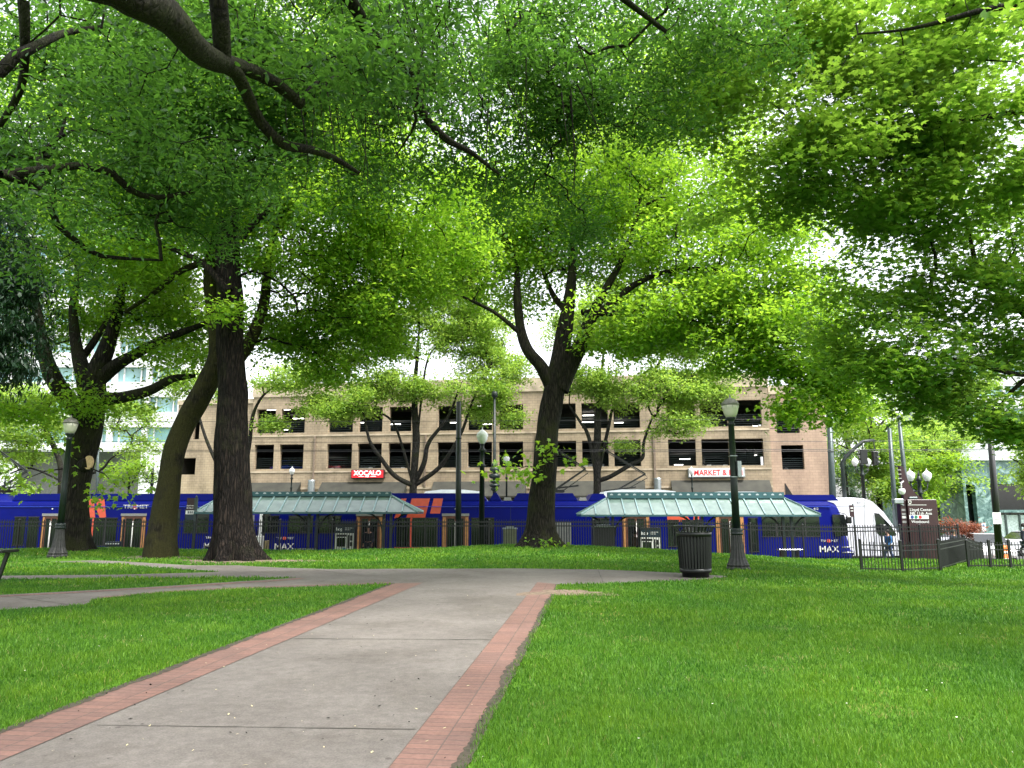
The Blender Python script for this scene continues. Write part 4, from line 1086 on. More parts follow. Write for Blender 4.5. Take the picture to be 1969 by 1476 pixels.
low = [(FX(a), FX(b2), GZ + .3, 3.1) for a, b2 in ((484, 580), (640, 770), (842, 1000), (1075, 1230), (1292, 1462))]
m.holed(X1, X3, GZ, ztop, op + low, 0, .45)
m.build('facade', brickm, garage)
wing_h = [(FX(1503), FX(1546), FU(1520, 902)[1], FU(1520, 855)[1]), (FX(1497), FX(1541), FU(1520, 832)[1], FU(1520, 785)[1])]
m = MB(); m.holed(X3, X4, GZ, zwing, wing_h, .18, .6); m.build('right_wing_wall', brickp, garage)
leftholes = [(FX(344), FX(376), FU(360, 912)[1], FU(360, 880)[1]), (FX(366), FX(379), FU(370, 844)[1], FU(370, 785)[1])]
m = MB(); m.holed(X0, X1, GZ, zleft, leftholes, .18, .6); m.build('left_wing_wall', brickm, garage)
# top band, string courses, pilasters
m = MB()
m.box(X1 - .05, X3 + .05, -.09, -.003, ztop - 1.0, ztop + .12)
m.box(X1, X3, -.05, -.003, zr1 - .32, zr1 - .18); m.box(X1, X3, -.05, -.003, zr2 - .32, zr2 - .18); m.box(X1, X3, -.05, -.003, 3.18, 3.34)
m.box(X3 + .06, X4 + .08, .08, .177, zwing - .6, zwing + .1); m.box(X0 - .05, X1 - .06, .08, .177, zleft - .3, zleft + .1)
m.each('string_course', M('stone_band', (.44, .36, .26), .85, var=.3, scale=1.2), garage)
m = MB()
for a, b_ in ((604, 607), (817, 820), (1030, 1034), (1256, 1260)):
    m.box(FX(a), FX(b_), -.12, -.004, 3.36, zr1 - .34)
m.each('downpipe', M('rusty_pipe', (.20, .15, .11), .6), garage)
# decks, back and side walls (dark inside)
D = 22
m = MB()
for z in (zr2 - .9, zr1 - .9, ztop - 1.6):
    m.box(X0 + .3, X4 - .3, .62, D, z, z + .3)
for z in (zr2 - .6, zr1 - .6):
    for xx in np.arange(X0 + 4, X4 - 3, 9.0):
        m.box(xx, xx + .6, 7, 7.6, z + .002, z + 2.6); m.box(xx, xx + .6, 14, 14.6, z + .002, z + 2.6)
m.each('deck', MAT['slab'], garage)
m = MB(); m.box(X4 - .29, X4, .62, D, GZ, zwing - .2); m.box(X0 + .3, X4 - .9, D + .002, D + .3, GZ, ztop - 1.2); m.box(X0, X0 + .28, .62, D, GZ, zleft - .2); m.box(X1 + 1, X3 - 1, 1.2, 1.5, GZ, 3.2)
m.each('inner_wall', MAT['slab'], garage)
# beams over bays (slab edges) make ceilings lower
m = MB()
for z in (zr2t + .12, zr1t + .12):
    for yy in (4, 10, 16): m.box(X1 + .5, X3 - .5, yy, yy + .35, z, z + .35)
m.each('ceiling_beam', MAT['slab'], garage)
# cable rails across each opening
for i, h in enumerate(op + wing_h):
    m = MB()
    zt = h[2] + (h[3] - h[2]) * .50
    k = 6
    for j in range(k): m.box(h[0] + .01, h[1] - .01, .30, .315, h[2] + .06 + (zt - h[2]) * j / k, h[2] + .078 + (zt - h[2]) * j / k)
    m.build('railing', MAT['grey_metal'], garage)
# fluorescent tubes under the decks
spots = [(524, 787), (545, 787), (573, 804), (508, 820), (543, 826), (520, 853), (541, 853), (502, 873), (573, 865), (542, 879), (638, 856), (722, 852), (770, 862), (774, 876), (635, 897), (928, 780), (938, 815), (850, 875), (923, 847), (945, 862), (921, 876), (965, 862), (967, 872), (1130, 811), (1131, 798), (1130, 861), (1131, 873), (1190, 812), (1331, 859), (1352, 859), (1325, 872), (1317, 882), (1305, 893), (1361, 844), (1360, 871), (1446, 875), (1445, 818), (645, 785), (1502, 790), (1508, 856), (1525, 861), (760, 815), (690, 812), (870, 812), (1300, 800)]
m0 = None
for (u, v) in spots:
    # real place: just below the ceiling of the deck, at the depth where this height projects
    row = (zr1t + .14) if v < 842 else (zr2t + .14)
    el = (ray(u, v)); 
    z_end = row
    d = ray(u, v); 
    t = (z_end - EYE) / d.z
    w = Vector((0, 0, EYE)) + d * t
    yl = (w - GB).dot(GN)
    yl = min(max(yl, 1.2), 17)
    xl, z = FU(u, v, yl)
    z = min(z, row)
    L = random.uniform(.42, .62)
    m = MB(); m.box(xl - L, xl + L, yl, yl + .12, z - .035, z + .01); m.build('ceiling_light', MAT['light'], garage)
# awnings over the shops
for a, b_ in ((478, 582), (622, 784), (835, 1012), (1068, 1238), (1288, 1476)):
    z0, z1 = FU(1000, 948)[1] - .35, FU(1000, 925)[1]
    m = MB(); xa, xb = FX(a), FX(b_)
    m.prism([(-1.3, z0), (-1.3, z0 + .12), (-.003, z1), (-.003, z0)], xa, xb, 'x')
    o = m.build('awning', MAT['awning'], garage)
m = MB()
for k in range(7):
    xa = FX(600 + 0); 
for uu in (603, 1259):
    m = MB(); x_ = FX(uu)
    m.lathe([(.26 + (.05 if k % 2 else 0), -1.0 + k * .16) for k in range(20)], (x_ + .1, -.34, 1.9), 12)
    m.build('duct', MAT['galv'], garage)
m = MB(); m.prism([(FX(1506), 1.2), (FX(1506), FU(1506, 928)[1]), (FX(1530), 1.9), (FX(1530), 1.2)], .14, .176, 'y'); m.build('stair_opening', MAT['dark'], garage)
# roof masts
m = MB()
for uu in (1024, 1036): m.tube([(FX(uu), .3, ztop + .1), (FX(uu), .3, ztop + .9)], .03, 6)
m.each('roof_mast', MAT['white'], garage)
garage.location = GB; garage.rotation_euler = (0, 0, GA)

# cars parked on the decks
def lerp_prof(poly, cx, cz, s): return [(cx + (p[0] - cx) * s, cz + (p[1] - cz) * s) for p in poly]
def make_car(paint, label, group=None, lit=False):
    root = empty('parked_car', (0, 0, 0), label, 'car', group)
    W = .88
    m = MB()   # along x, front towards +x
    low = [(-2.2, .32), (-2.25, .62), (-2.18, .88), (-1.6, .98), (.95, .96), (1.75, .86), (2.15, .70), (2.2, .42), (2.15, .30)]
    secs = [(-W + .0, .93), (-W + .1, 1.0), (W - .1, 1.0), (W, .93)]
    n = len(low); vs = []
    for (y, s) in secs:
        for p in low: vs.append((p[0] * s, y, .3 + (p[1] - .3) * (s if p[1] > .6 else 1)))
    fs = [tuple(range(n)), tuple(range(4 * n - 1, 3 * n - 1, -1))]
    for k in range(3):
        for i in range(n):
            j = (i + 1) % n; fs.append((k * n + j, k * n + i, (k + 1) * n + i, (k + 1) * n + j))
    m.add(vs, fs); m.build('body', paint, root)
    m = MB()
    cab = [(-1.55, .97), (-1.05, 1.40), (.15, 1.43), (.95, .97)]
    vs = [(x, y * (1.0 if z < 1 else .80), z) for y in (-.80, .80) for x, z in cab]
    m.add(vs, [(0, 1, 2, 3), (7, 6, 5, 4), (0, 4, 5, 1), (1, 5, 6, 2), (2, 6, 7, 3)]); m.build('glasshouse', MAT['black_glass'], root)
    m = MB(); m.box(-1.08, .18, -.66, .66, 1.425, 1.46, bev=.01); m.build('roof', paint, root)
    for sx in (-1.35, 1.4):
        for sy in (-1, 1):
            m = MB()
            m.prism([(sx + .32 * math.cos(t), .32 + .32 * math.sin(t)) for t in np.linspace(0, 6.2832, 19)[:-1]], sy * .78 - .1, sy * .78 + .115, 'y')
            w = m.build('wheel', MAT['rubber'], root)
            m = MB(); m.prism([(sx + .18 * math.cos(t), .32 + .18 * math.sin(t)) for t in np.linspace(0, 6.2832, 13)[:-1]], sy * .9 - .01, sy * .9 + .01, 'y')
            m.build('rim', MAT['steel'], w)
    for sy in (-1, 1):
        m = MB(); m.box(2.05, 2.16, sy * .62 - .18, sy * .62 + .18, .60, .72, bev=.02); m.build('headlight', MAT['lamp_lit'] if lit else MAT['white'], root)
        m = MB(); m.box(-2.2, -2.12, sy * .66 - .14, sy * .66 + .14, .68, .84, bev=.02); m.build('tail_light', MAT['red_letter'], root)
    m = MB(); m.box(2.16, 2.22, -.26, .26, .40, .52); m.box(-2.27, -2.2, -.26, .26, .55, .68); m.each('number_plate', MAT['white'], root)
    return root
cars = [(655, 2, (.16, .008, .012), 'dark red car parked rear outwards, third open bay of the lower row', 90), (571, 2, (.01, .03, .22), 'bright blue car in the lower garage row behind the small white lamp', 60),
        (715, 2, (.10, .11, .11), 'dark grey car parked in the lower garage row directly above the red sign', -90), (775, 2, (.06, .06, .065), 'black car beside the dark limbs of the middle street tree, lower garage row', -90),
        (1142, 2, (.34, .35, .36), 'silver car facing out of the garage behind the right pantograph', -90), (1372, 2, (.02, .022, .022), 'black car facing out of the garage above the white market sign', -90),
        (1528, 2, (.03, .03, .035), 'dark car in the right corner opening of the garage, red tail light showing', 20), (922, 2, (.05, .05, .05), 'black car low in the garage bay between the two dark poles', -90)]
for (u, row, c, lab, ang) in cars:
    o = make_car(M('car_paint', c, .25, var=.03, coat=.6), lab, 'cars parked inside the garage')
    z = (zr2 - .6) if row == 2 else (zr1 - .6)
    yl = 3.1
    xl = FU(u, 890, yl)[0]
    w = GW(xl, yl, z + .01)
    o.location = w; o.rotation_euler = (0, 0, GA + R(ang))

# red restaurant sign and white market sign
def sign_box(name, label, cat, u0, u1, v0, v1, frame_m, face_m):
    (xa, za), (xb, zb) = FU(u0, v1), FU(u1, v0)
    z0, z1 = FU((u0 + u1) / 2, v1)[1], FU((u0 + u1) / 2, v0)[1]
    r = empty(name, (0, 0, 0), label, cat)
    m = MB(); m.box(xa, xb, -.32, -.013, z0, z1, bev=.03); m.build('cabinet', frame_m, r)
    m = MB(); m.box(xa + .07, xb - .07, -.335, -.322, z0 + .07, z1 - .07); m.build('face', face_m, r)
    return r, xa, xb, z0, z1
r, xa, xb, z0, z1 = sign_box('shop_sign', 'red rectangular shop sign with white lettering mounted on the garage wall', 'sign', 677, 741, 903, 920, MAT['maroon'], MAT['red'])
w_ = xb - xa
text('lettering', 'XOCALO', .52, ((xa + xb) / 2, -.338, z0 + (z1 - z0) * .60), MAT['white_lit'], r, bold=.008, sx=1.06, rootoff=False)
text('lettering', 'POP', .15, ((xa + xb) / 2, -.338, z0 + (z1 - z0) * .22), MAT['white_lit'], r, bold=.006, rootoff=False)
m = MB(); zc = z0 + (z1 - z0) * .22
m.box((xa + xb) / 2 - .75, (xa + xb) / 2 - .25, -.344, -.338, zc - .012, zc + .012); m.box((xa + xb) / 2 + .25, (xa + xb) / 2 + .75, -.344, -.338, zc - .012, zc + .012); m.build('rule_line', MAT['white_lit'], r)
r.location = GB; r.rotation_euler = (0, 0, GA)
r, xa, xb, z0, z1 = sign_box('shop_sign', 'long white shop sign with red capital letters above the right awning', 'sign', 1323, 1431, 900, 918, MAT['galv'], MAT['white_sign'])
text('lettering', 'MARKET & DELI', .60, ((xa + xb) / 2 + .12, -.338, (z0 + z1) / 2 - .01), MAT['red_letter'], r, bold=.010, sx=.88, rootoff=False)
r.location = GB; r.rotation_euler = (0, 0, GA)

# --- pale office block, far left
def office(label, x0, x1, Y, zb, ztop_, storeys, mats, groundz, bay=3.0, win=(.25, .85), name='office_building', depth=18, colw=1.0):
    root = empty(name, ((x0 + x1) / 2, Y, STREET), label, 'building')
    holes = []; n = int((x1 - x0) / bay); bay = (x1 - x0) / n
    gh = [(x0 + i * bay * 2 + colw, x0 + (i + 1) * bay * 2 - .1, STREET + .3, groundz) for i in range(n // 2)]
    sh = (ztop_ - groundz) / storeys
    for s_ in range(storeys):
        for i in range(n): holes.append((x0 + i * bay + .25, x0 + (i + 1) * bay - .25, groundz + sh * (s_ + win[0]), groundz + sh * (s_ + win[1])))
    m = MB(); m.holed(x0, x1, STREET, ztop_, holes + gh, Y, Y + .5); m.box(x1 - .5, x1, Y + .5, Y + depth, STREET, ztop_); m.box(x0, x1 - .5, Y + .5, Y + depth, ztop_ - .3, ztop_)
    m.build('facade', mats[0], root)
    for s_ in range(storeys):
        m = MB(); m.box(x0 + .1, x1 - .6, Y + .52, Y + .6, groundz + sh * (s_ + win[0]) - .1, groundz + sh * (s_ + win[1]) + .1); m.build('window_band', mats[1], root)
        m = MB()
        for i in range(n * 2): xx = x0 + (i + .5) * bay / 2; m.box(xx - .04, xx + .04, Y + .3, Y + .52, groundz + sh * (s_ + win[0]), groundz + sh * (s_ + win[1]))
        m.build('window_frame', MAT['white'], root)
    m = MB(); m.box(x0 + .1, x1 - .6, Y + 3, Y + 3.3, STREET, groundz + .2); m.build('ground_floor_wall', mats[2], root)
    return root
tealg = M('teal_window_glass', (.22, .40, .40), .12, var=.35, scale=.5, spec=.8)
whitec = block_mat('pale_panel', (.68, .68, .70), (.64, .64, .66), (.42, .42, .44), bw=1.5, bh=.75, ms=.02, stain=.12, off=0.0, bstr=.1)
office('pale panelled office block at far left with teal window bands and ground-floor columns', PX(-420, 78), PX(332, 78), 78, 0, 27, 6, (whitec, tealg, M('grey_stone', (.20, .19, .19), .7)), PZ(868, 78), bay=3.6, win=(.30, .80), colw=1.7)
# glass tower seen through the leaves at upper left and right
def tower(label, x0, x1, Y, top, fl, bayw, mw, mg, dep=20):
    root = empty('office_tower', ((x0 + x1) / 2, Y, STREET), label, 'building')
    holes = []
    n = int((x1 - x0) / bayw); bw = (x1 - x0) / n; k = int((top - 2) / fl)
    for s_ in range(k):
        for i in range(n): holes.append((x0 + i * bw + .2, x0 + (i + 1) * bw - .2, s_ * fl + 1.3, s_ * fl + 3.1))
    m = MB(); m.holed(x0, x1, STREET, top, holes, Y, Y + .4); m.box(x0, x0 + .4, Y + .4, Y + dep, STREET, top); m.box(x0 + .4, x1, Y + .4, Y + dep, top - .4, top); m.build('facade', mw, root)
    m = MB(); m.box(x0 + .42, x1 - .1, Y + .42, Y + .5, STREET, top - .5); m.build('glazing', mg, root)
    return root
blueg = M('blue_window_glass', (.16, .32, .42), .12, var=.4, scale=.4, spec=.8)
tower('tall pale tower with blue glass behind the left trees', PX(-500, 115), PX(120, 115), 115, 62, 3.7, 3.2, M('pale_stone', (.60, .60, .62), .8), blueg)
tower('tall grey-white tower with teal glass rising behind the marble building', PX(1880, 120), PX(2300, 120), 120, PZ(660, 120), 3.7, 3.0, M('grey_stone_tower', (.55, .55, .56), .8), tealg)

# --- green marble building at the right edge
def marble():
    m_, nt, b = newmat('green_marble')
    tc = N(nt, 'ShaderNodeTexCoord')
    no = N(nt, 'ShaderNodeTexNoise'); no.inputs['Scale'].default_value = .9; no.inputs['Detail'].default_value = 10; no.inputs['Distortion'].default_value = 2.5; no.inputs['Roughness'].default_value = .6
    nt.links.new(tc.outputs['Object'], no.inputs['Vector'])
    r_ = ramp(nt, [(.35, (.035, .085, .085)), (.52, (.13, .22, .22)), (.62, (.30, .42, .42))]); nt.links.new(no.outputs['Fac'], r_.inputs[0]); nt.links.new(r_.outputs[0], b.inputs['Base Color'])
    b.inputs['Roughness'].default_value = .25
    return m_
mm = marble()
YM = 72
root = empty('marble_building', (PX(1960, YM), YM, STREET), 'low building clad in green marble with a pale flat roof band at the right edge', 'building')
xm0, xm1, xm2 = PX(1856, YM), PX(1884, YM), PX(2250, YM)
ztb = PZ(905, YM)
m = MB(); m.holed(xm0, xm2, STREET, ztb + 1.0, [(PX(1862, YM), PX(1879, YM), STREET + .2, PZ(932, YM)), (PX(1908, YM), PX(2200, YM), PZ(980, YM), PZ(930, YM)), (PX(1908, YM), PX(2200, YM), STREET + .2, PZ(985, YM))], YM, YM + .6)
m.box(xm0, xm0 + .5, YM + .6, YM + 16, STREET, ztb + 1.0); m.box(xm0 + .5, xm2, YM + .6, YM + 16, ztb + .6, ztb + 1.0); m.build('marble_wall', mm, root)
m = MB(); m.prism([(xm0 - .3, ztb + 1.0), (xm0 + .2, ztb + 2.6), (xm2, ztb + 3.6), (xm2, ztb + 1.0)], YM - .4, YM + 12, 'y'); m.build('roof_band', M('pale_roof', (.62, .64, .68), .6), root)
m = MB(); m.box(xm0 + .6, xm2 - .2, YM + .9, YM + 1.0, STREET + .1, ztb + .4); m.build('dark_glazing', MAT['black_glass'], root)
m = MB(); m.box(PX(1912, YM), PX(2180, YM), YM + .3, YM + .36, STREET + .2, PZ(990, YM)); m.build('shopfront_glass', M('pale_shop_glass', (.35, .42, .42), .2, var=.3), root)
m = MB()
for uu in (1935, 1962, 1990, 2020): m.box(PX(uu, YM) - .08, PX(uu, YM) + .08, YM + .2, YM + .29, STREET + .2, PZ(987, YM))
m.each('mullion', MAT['grey_metal'], root)
# ================================================================== LIGHT RAIL TRAINS
YT = 38.0
def T(u): return PX(u, YT, 1010)
zbot = STREET + .30
zsk = PZ(963, YT); zroof = PZ(952, YT)
def train(label, xL, xR, Yn, paint, right_cab=True, left_cab=True, zoff=0.0):
    root = empty('light_rail_train', ((xL + xR) / 2, Yn + 1.3, STREET), label, 'train')
    W = 2.65; yc = Yn + W / 2
    def section(x, hw, zt, tilt):
        pr = [(-hw + .06, zbot), (-hw, zbot + .15), (-hw, zt - .22), (-hw + .07, zt - .04), (-hw + .2, zt + .02), (hw - .2, zt + .02), (hw - .07, zt - .04), (hw, zt - .22), (hw, zbot + .15), (hw - .06, zbot)]
        return [(x + tilt * (z - zbot), yc + y, z) for y, z in pr]
    st = []
    zt = zsk
    if left_cab: st += [(xL, .95, zt - .35, .22), (xL + .25, 1.12, zt - .12, .18), (xL + 1.0, W / 2 - .03, zt, .07), (xL + 1.7, W / 2, zt, 0)]
    else: st += [(xL, W / 2, zt, 0)]
    if right_cab: st += [(xR - 1.7, W / 2, zt, 0), (xR - 1.0, W / 2 - .03, zt, -.07), (xR - .25, 1.12, zt - .12, -.18), (xR, .95, zt - .35, -.22)]
    else: st += [(xR, W / 2, zt, 0)]
    m = MB(); vs = []
    for s_ in st: vs += section(*s_)
    n = 10; fs = [tuple(range(n)), tuple(range(len(vs) - 1, len(vs) - n - 1, -1))]
    for k in range(len(st) - 1):
        for i in range(n):
            j = (i + 1) % n; fs.append((k * n + j, k * n + i, (k + 1) * n + i, (k + 1) * n + j))
    m.add(vs, fs); m.build('body', paint, root)
    return root, yc
def on_side(root, name, u0, u1, v0, v1, mat, proud=.012, label=None, bev=.0, Yn=YT):
    """flat panel on the near side of the train, measured in photo pixels"""
    x0, x1 = PX(u0, Yn, (v0 + v1) / 2), PX(u1, Yn, (v0 + v1) / 2); z0, z1 = PZ(v1, Yn), PZ(v0, Yn)
    m = MB(); m.box(x0, x1, Yn - proud, Yn - .002 if proud < .05 else Yn - .002, z0, z1)
    o = m.build(name, mat, root)
    if label: o['label'] = label
    return o, x0, x1, z0, z1
VB = 1082        # bottoms of doors in pixels
def window(root, u0, u1, v0=992, v1=1024, mull=1):
    o, x0, x1, z0, z1 = on_side(root, 'window', u0, u1, v0, v1, MAT['black_glass'], .014)
    m = MB()
    for k in range(1, mull + 1):
        xx = x0 + (x1 - x0) * k / (mull + 1); m.box(xx - .03, xx + .03, YT - .022, YT - .0145, z0 + .02, z1 - .02)
    m.box(x0 - .03, x1 + .03, YT - .024, YT - .0145, z1 - .01, z1 + .03); m.box(x0 - .03, x1 + .03, YT - .024, YT - .0145, z0 - .03, z0 + .01)
    m.build('window_frame', MAT['rubber'], o)
def door(root, u0, u1):
    o, x0, x1, z0, z1 = on_side(root, 'door', u0, u1, 992, VB, MAT['brown'], .010)
    w = x1 - x0
    m = MB(); m.box(x0 - .02, x1 + .02, YT - .05, YT - .0125, z1 + .005, z1 + .13); m.build('door_header', MAT['grey'], o)
    m = MB(); m.box(x0 + w * .20, x0 + w * .46, YT - .016, YT - .0105, z0 + .1, z1 - .12); m.box(x0 + w * .54, x0 + w * .80, YT - .016, YT - .0105, z0 + .1, z1 - .12); m.each('door_glass', MAT['black_glass'], o)
    m = MB(); m.box(x0 + .03, x0 + w * .13, YT - .03, YT - .0105, z0, z1 - .05); m.box(x1 - w * .13, x1 - .03, YT - .03, YT - .0105, z0, z1 - .05); m.each('door_post', MAT['tan'], o)
    m = MB(); m.tube([(x0 + w * .50, YT - .05, z0 + .2), (x0 + w * .50, YT - .05, z1 - .25)], .03, 8); m.build('grab_rail', MAT['offwhite'], o)
    m = MB(); m.disc(((x0 + x1) / 2, YT - .02, z1 + .36), .035, 10, .015); m.build('door_lamp', MAT['white'], o)
def quadpanel(root, name, pts, mat, proud):
    m = MB(); m.prism([(PX(u, YT, v), PZ(v, YT)) for u, v in pts][::-1], YT - proud, YT - .003, 'y'); return m.build(name, mat, root)
def logo_max(root, u, v):
    x, z = PX(u, YT, v), PZ(v, YT)
    text('lettering', 'MAX', .42, (x, YT - .012, z), MAT['offwhite'], root, bold=.006, sx=1.1, extrude=.004)
    text('lettering', 'TRI', .15, (x - .28, YT - .012, z + .42), MAT['offwhite'], root, sx=1.25, extrude=.004); text('lettering', 'MET', .15, (x + .30, YT - .012, z + .42), MAT['offwhite'], root, sx=1.25, extrude=.004)
    m = MB(); m.disc((x + .01, YT - .010, z + .42), .085, 18, .006); e = m.build('emblem', MAT['orange'], root)
    m = MB()
    for k in range(3):
        a = k * 2.094; m.bar((x + .01 + .02 * math.cos(a), YT - .013, z + .42 + .02 * math.sin(a)), (x + .01 + .06 * math.cos(a + .6), YT - .013, z + .42 + .06 * math.sin(a + .6)), .014, .004)
    m.build('emblem_mark', MAT['offwhite'], e)
def roofbox(root, u0, u1, vt, name='roof_shroud', mat=None, ch=.25):
    x0, x1 = T(u0), T(u1); zt = PZ(vt, YT + .15); z0 = zsk + .021
    m = MB(); W = 2.65
    m.prism([(x0, z0), (x0 + ch, zt), (x1 - ch, zt), (x1, z0)], YT + .13, YT + W - .13, 'y')
    return m.build(name, mat or MAT['blue'], root)
def panto(root, u_base, u_elb, v_elb, u_top, v_top, Y, z0):
    """pantograph: lower arm to the elbow, upper arm back to the contact head"""
    bx = Vector((PX(u_base, Y, 945), Y, z0)); e = P(u_elb, v_elb, Y); t = P(u_top, v_top, Y)
    p = None
    m = MB(); m.box(bx.x - .7, bx.x + .5, Y - .5, Y + .5, z0 - .12, z0 + .02); m.bar(bx + Vector((-.6, .3, .03)), bx + Vector((1.3, .3, .25)), .08)
    base = m.build('pantograph', MAT['black'], root)
    m = MB(); m.bar(bx, e, .10, .10); m.bar(bx + Vector((.5, 0, 0)), e + Vector((.12, 0, -.22)), .045); m.build('lower_arm', MAT['black'], base)
    m = MB(); m.bar(e, t, .075, .075); m.bar(e + Vector((.1, 0, -.15)), t + Vector((.02, 0, -.12)), .035); m.build('upper_arm', MAT['black'], base)
    m = MB(); m.bar(t + Vector((0, -.8, 0)), t + Vector((0, .8, 0)), .06, .05); m.bar(t + Vector((-.3, -.8, .02)), t + Vector((-.3, .8, .02)), .05); m.bar(t + Vector((-.3, 0, 0)), t, .05); m.build('contact_head', MAT['black'], base)

# --- right car of the near train
xLB, xRB = T(496), T(1642)
B_, yc = train('blue light rail car with orange stripes, stopped behind the fence, cab end at right', xLB, xRB, YT, MAT['blue'])
roofbox(B_, 500, 935, 948); roofbox(B_, 940, 964, 947); roofbox(B_, 986, 1112, 948); roofbox(B_, 1132, 1172, 949); roofbox(B_, 1176, 1618, 951)
for (a, b_) in ((968, 984), (1114, 1130)):
    roofbox(B_, a, b_, 956, 'roof_equipment', MAT['grey'], .05)
# drip line
m = MB(); m.box(T(520), T(1600), YT - .03, YT - .002, zsk - .30, zsk - .27); m.build('drip_rail', M('blue_trim', (.02, .05, .42), .25), B_)
for u in (982, 1025, 1062, 1127, 1172, 640, 745):
    m = MB(); m.box(T(u) - .012, T(u) + .012, YT - .006, YT - .0015, zbot + .2, zsk - .32); m.each('panel_joint', MAT['bluedark'], B_)
for a, b_ in ((684, 735), (850, 901), (1197, 1250), (1377, 1432)): door(B_, a, b_)
window(B_, 504, 536); window(B_, 555, 602, mull=1); window(B_, 612, 656, mull=1); window(B_, 1284, 1306, 1000, 1050, 0); window(B_, 1312, 1348, 1000, 1050, 1)
window(B_, 762, 788, 996, 1050, 0); window(B_, 793, 842, 996, 1050, 1); window(B_, 906, 950, 996, 1050, 1); window(B_, 1139, 1172, 996, 1050, 1)
window(B_, 1440, 1458, 996, 1060, 0); window(B_, 1465, 1576, 988, 1031, mull=3)
on_side(B_, 'bellows', 1064, 1098, 1003, VB, MAT['grey'], .03)
m = MB()
for k in range(7): xx = T(1065 + k * 5); m.box(xx - .02, xx + .02, YT - .06, YT - .031, PZ(VB, YT), PZ(1004, YT))
m.each('bellows_fold', MAT['grey_metal'], B_)
# orange stripes
quadpanel(B_, 'stripe', [(772, 958), (782, 958), (768, 996), (758, 996)], MAT['orange'], .008)
quadpanel(B_, 'stripe', [(792, 958), (827, 958), (817, 996), (781, 996)], MAT['orange'], .008)
quadpanel(B_, 'stripe', [(834, 958), (852, 958), (846, 987), (827, 987)], MAT['orange'], .008)
quadpanel(B_, 'stripe', [(1283, 988), (1312, 988), (1322, 993), (1330, 1003), (1283, 1003)], MAT['orange'], .008)
quadpanel(B_, 'stripe', [(1334, 988), (1345, 988), (1344, 1003), (1333, 1003)], MAT['orange'], .008)
on_side(B_, 'orange_skirt', 758, 846, 1052, VB, MAT['orange'], .008); on_side(B_, 'orange_pillar', 788.5, 792.5, 996, 1052, MAT['orange'], .012)
on_side(B_, 'end_panel', 488 + 9, 503, 988, VB, MAT['white'], .009)
# cab window, number, logos, bumper, mirror
cabw = [(1600, 989), (1622, 989), (1628, 1005), (1629, 1030), (1606, 1031), (1602, 1020)]
m = MB(); m.prism([(PX(u, YT, v), PZ(v, YT)) for u, v in cabw][::-1], YT + .02, YT - .03, 'y'); m.build('cab_side_window', MAT['black_glass'], B_)
logo_max(B_, 1594, 1056); logo_max(B_, 546, 1051)
text('lettering', '412', .17, (T(1571), YT - .008, PZ(978, YT)), MAT['offwhite'], B_, extrude=.004)
x_ = T(1640); m = MB(); m.box(x_ - .9, x_ + .12, yc - .98, yc + .98, zbot + .15, zbot + .42, bev=.06); m.build('bumper', MAT['blue'], B_)
m = MB(); m.tube([(T(1616), YT - .01, PZ(1052, YT)), (T(1640), YT + .06, PZ(1052, YT)), (T(1645), YT + .4, PZ(1053, YT))], .035, 6); m.tube([(T(1616), YT - .01, PZ(1062, YT)), (T(1640), YT + .06, PZ(1062, YT)), (T(1645), YT + .4, PZ(1063, YT))], .035, 6); m.each('bumper_trim', MAT['steel'], B_)
m = MB(); m.tube([(T(1612), YT + .02, PZ(984, YT)), (T(1622), YT - .28, PZ(988, YT)), (T(1627), YT - .32, PZ(994, YT))], .02, 6); m.box(T(1622), T(1632), YT - .42, YT - .26, PZ(1006, YT), PZ(992, YT), bev=.04); m.build('mirror', MAT['black'], B_)
m = MB(); m.box(xRB - .9, xRB - .62, yc - .7, yc + .7, PZ(985, YT), PZ(972, YT), bev=.03); m.build('destination_display', MAT['black_glass'], B_)
for xx in (xLB + 4, (xLB + xRB) / 2, xRB - 4):
    m = MB(); m.box(xx - 1.3, xx + 1.3, YT + .3, YT + 2.3, STREET + .12, zbot - .002, bev=.05)
    for q in (-.9, .9): m.prism([(xx + q + .33 * math.cos(t), STREET + .33 + .02 + .33 * math.sin(t)) for t in np.linspace(0, 6.2832, 17)[:-1]], YT + .12, YT + .28, 'y')
    m.build('bogie', MAT['black'], B_)
panto(B_, 1066, 1126, 901, 1075, 866, YT + 1.3, PZ(942, YT + 1))
# --- left car
xLA, xRA = T(-640), T(488)
A_, _ = train('blue light rail car at left, running out of the frame behind the trees', xLA, xRA, YT, MAT['blue'])
roofbox(A_, -600, -20, 948); roofbox(A_, 14, 478, 949)
m = MB(); m.box(T(-500), T(470), YT - .03, YT - .002, zsk - .30, zsk - .27); m.build('drip_rail', M('blue_trim2', (.02, .05, .42), .25), A_)
for a, b_ in ((78, 112), (230, 278), (-150, -100)): door(A_, a, b_)
window(A_, 26, 48, 994, 1048, 0); window(A_, 52, 72, 994, 1060, 0); window(A_, 163, 173, 996, 1048, 0); window(A_, 179, 224, 996, 1048, 1); window(A_, 322, 346, 980, 1024, 0); window(A_, 355, 402, 980, 1024, 1); window(A_, 414, 470, 988, 1024, 1)
quadpanel(A_, 'stripe', [(160, 959), (181, 959), (183, 995), (160, 995)], MAT['orange'], .008)
quadpanel(A_, 'stripe', [(186, 959), (201, 959), (204, 994), (192, 996), (186, 980)], MAT['orange'], .008)
on_side(A_, 'orange_pillar', 174, 177.5, 995, VB, MAT['orange'], .010)
for s_, u in (('TRI', 243.5), ('MET', 271)): text('lettering', s_, .24, (T(u), YT - .012, PZ(974, YT)), MAT['offwhite'], A_, sx=1.35, extrude=.004, bold=.006)
m = MB(); m.disc((T(257.5), YT - .010, PZ(974, YT)), .125, 20, .006); e = m.build('emblem', MAT['orange'], A_)
m = MB()
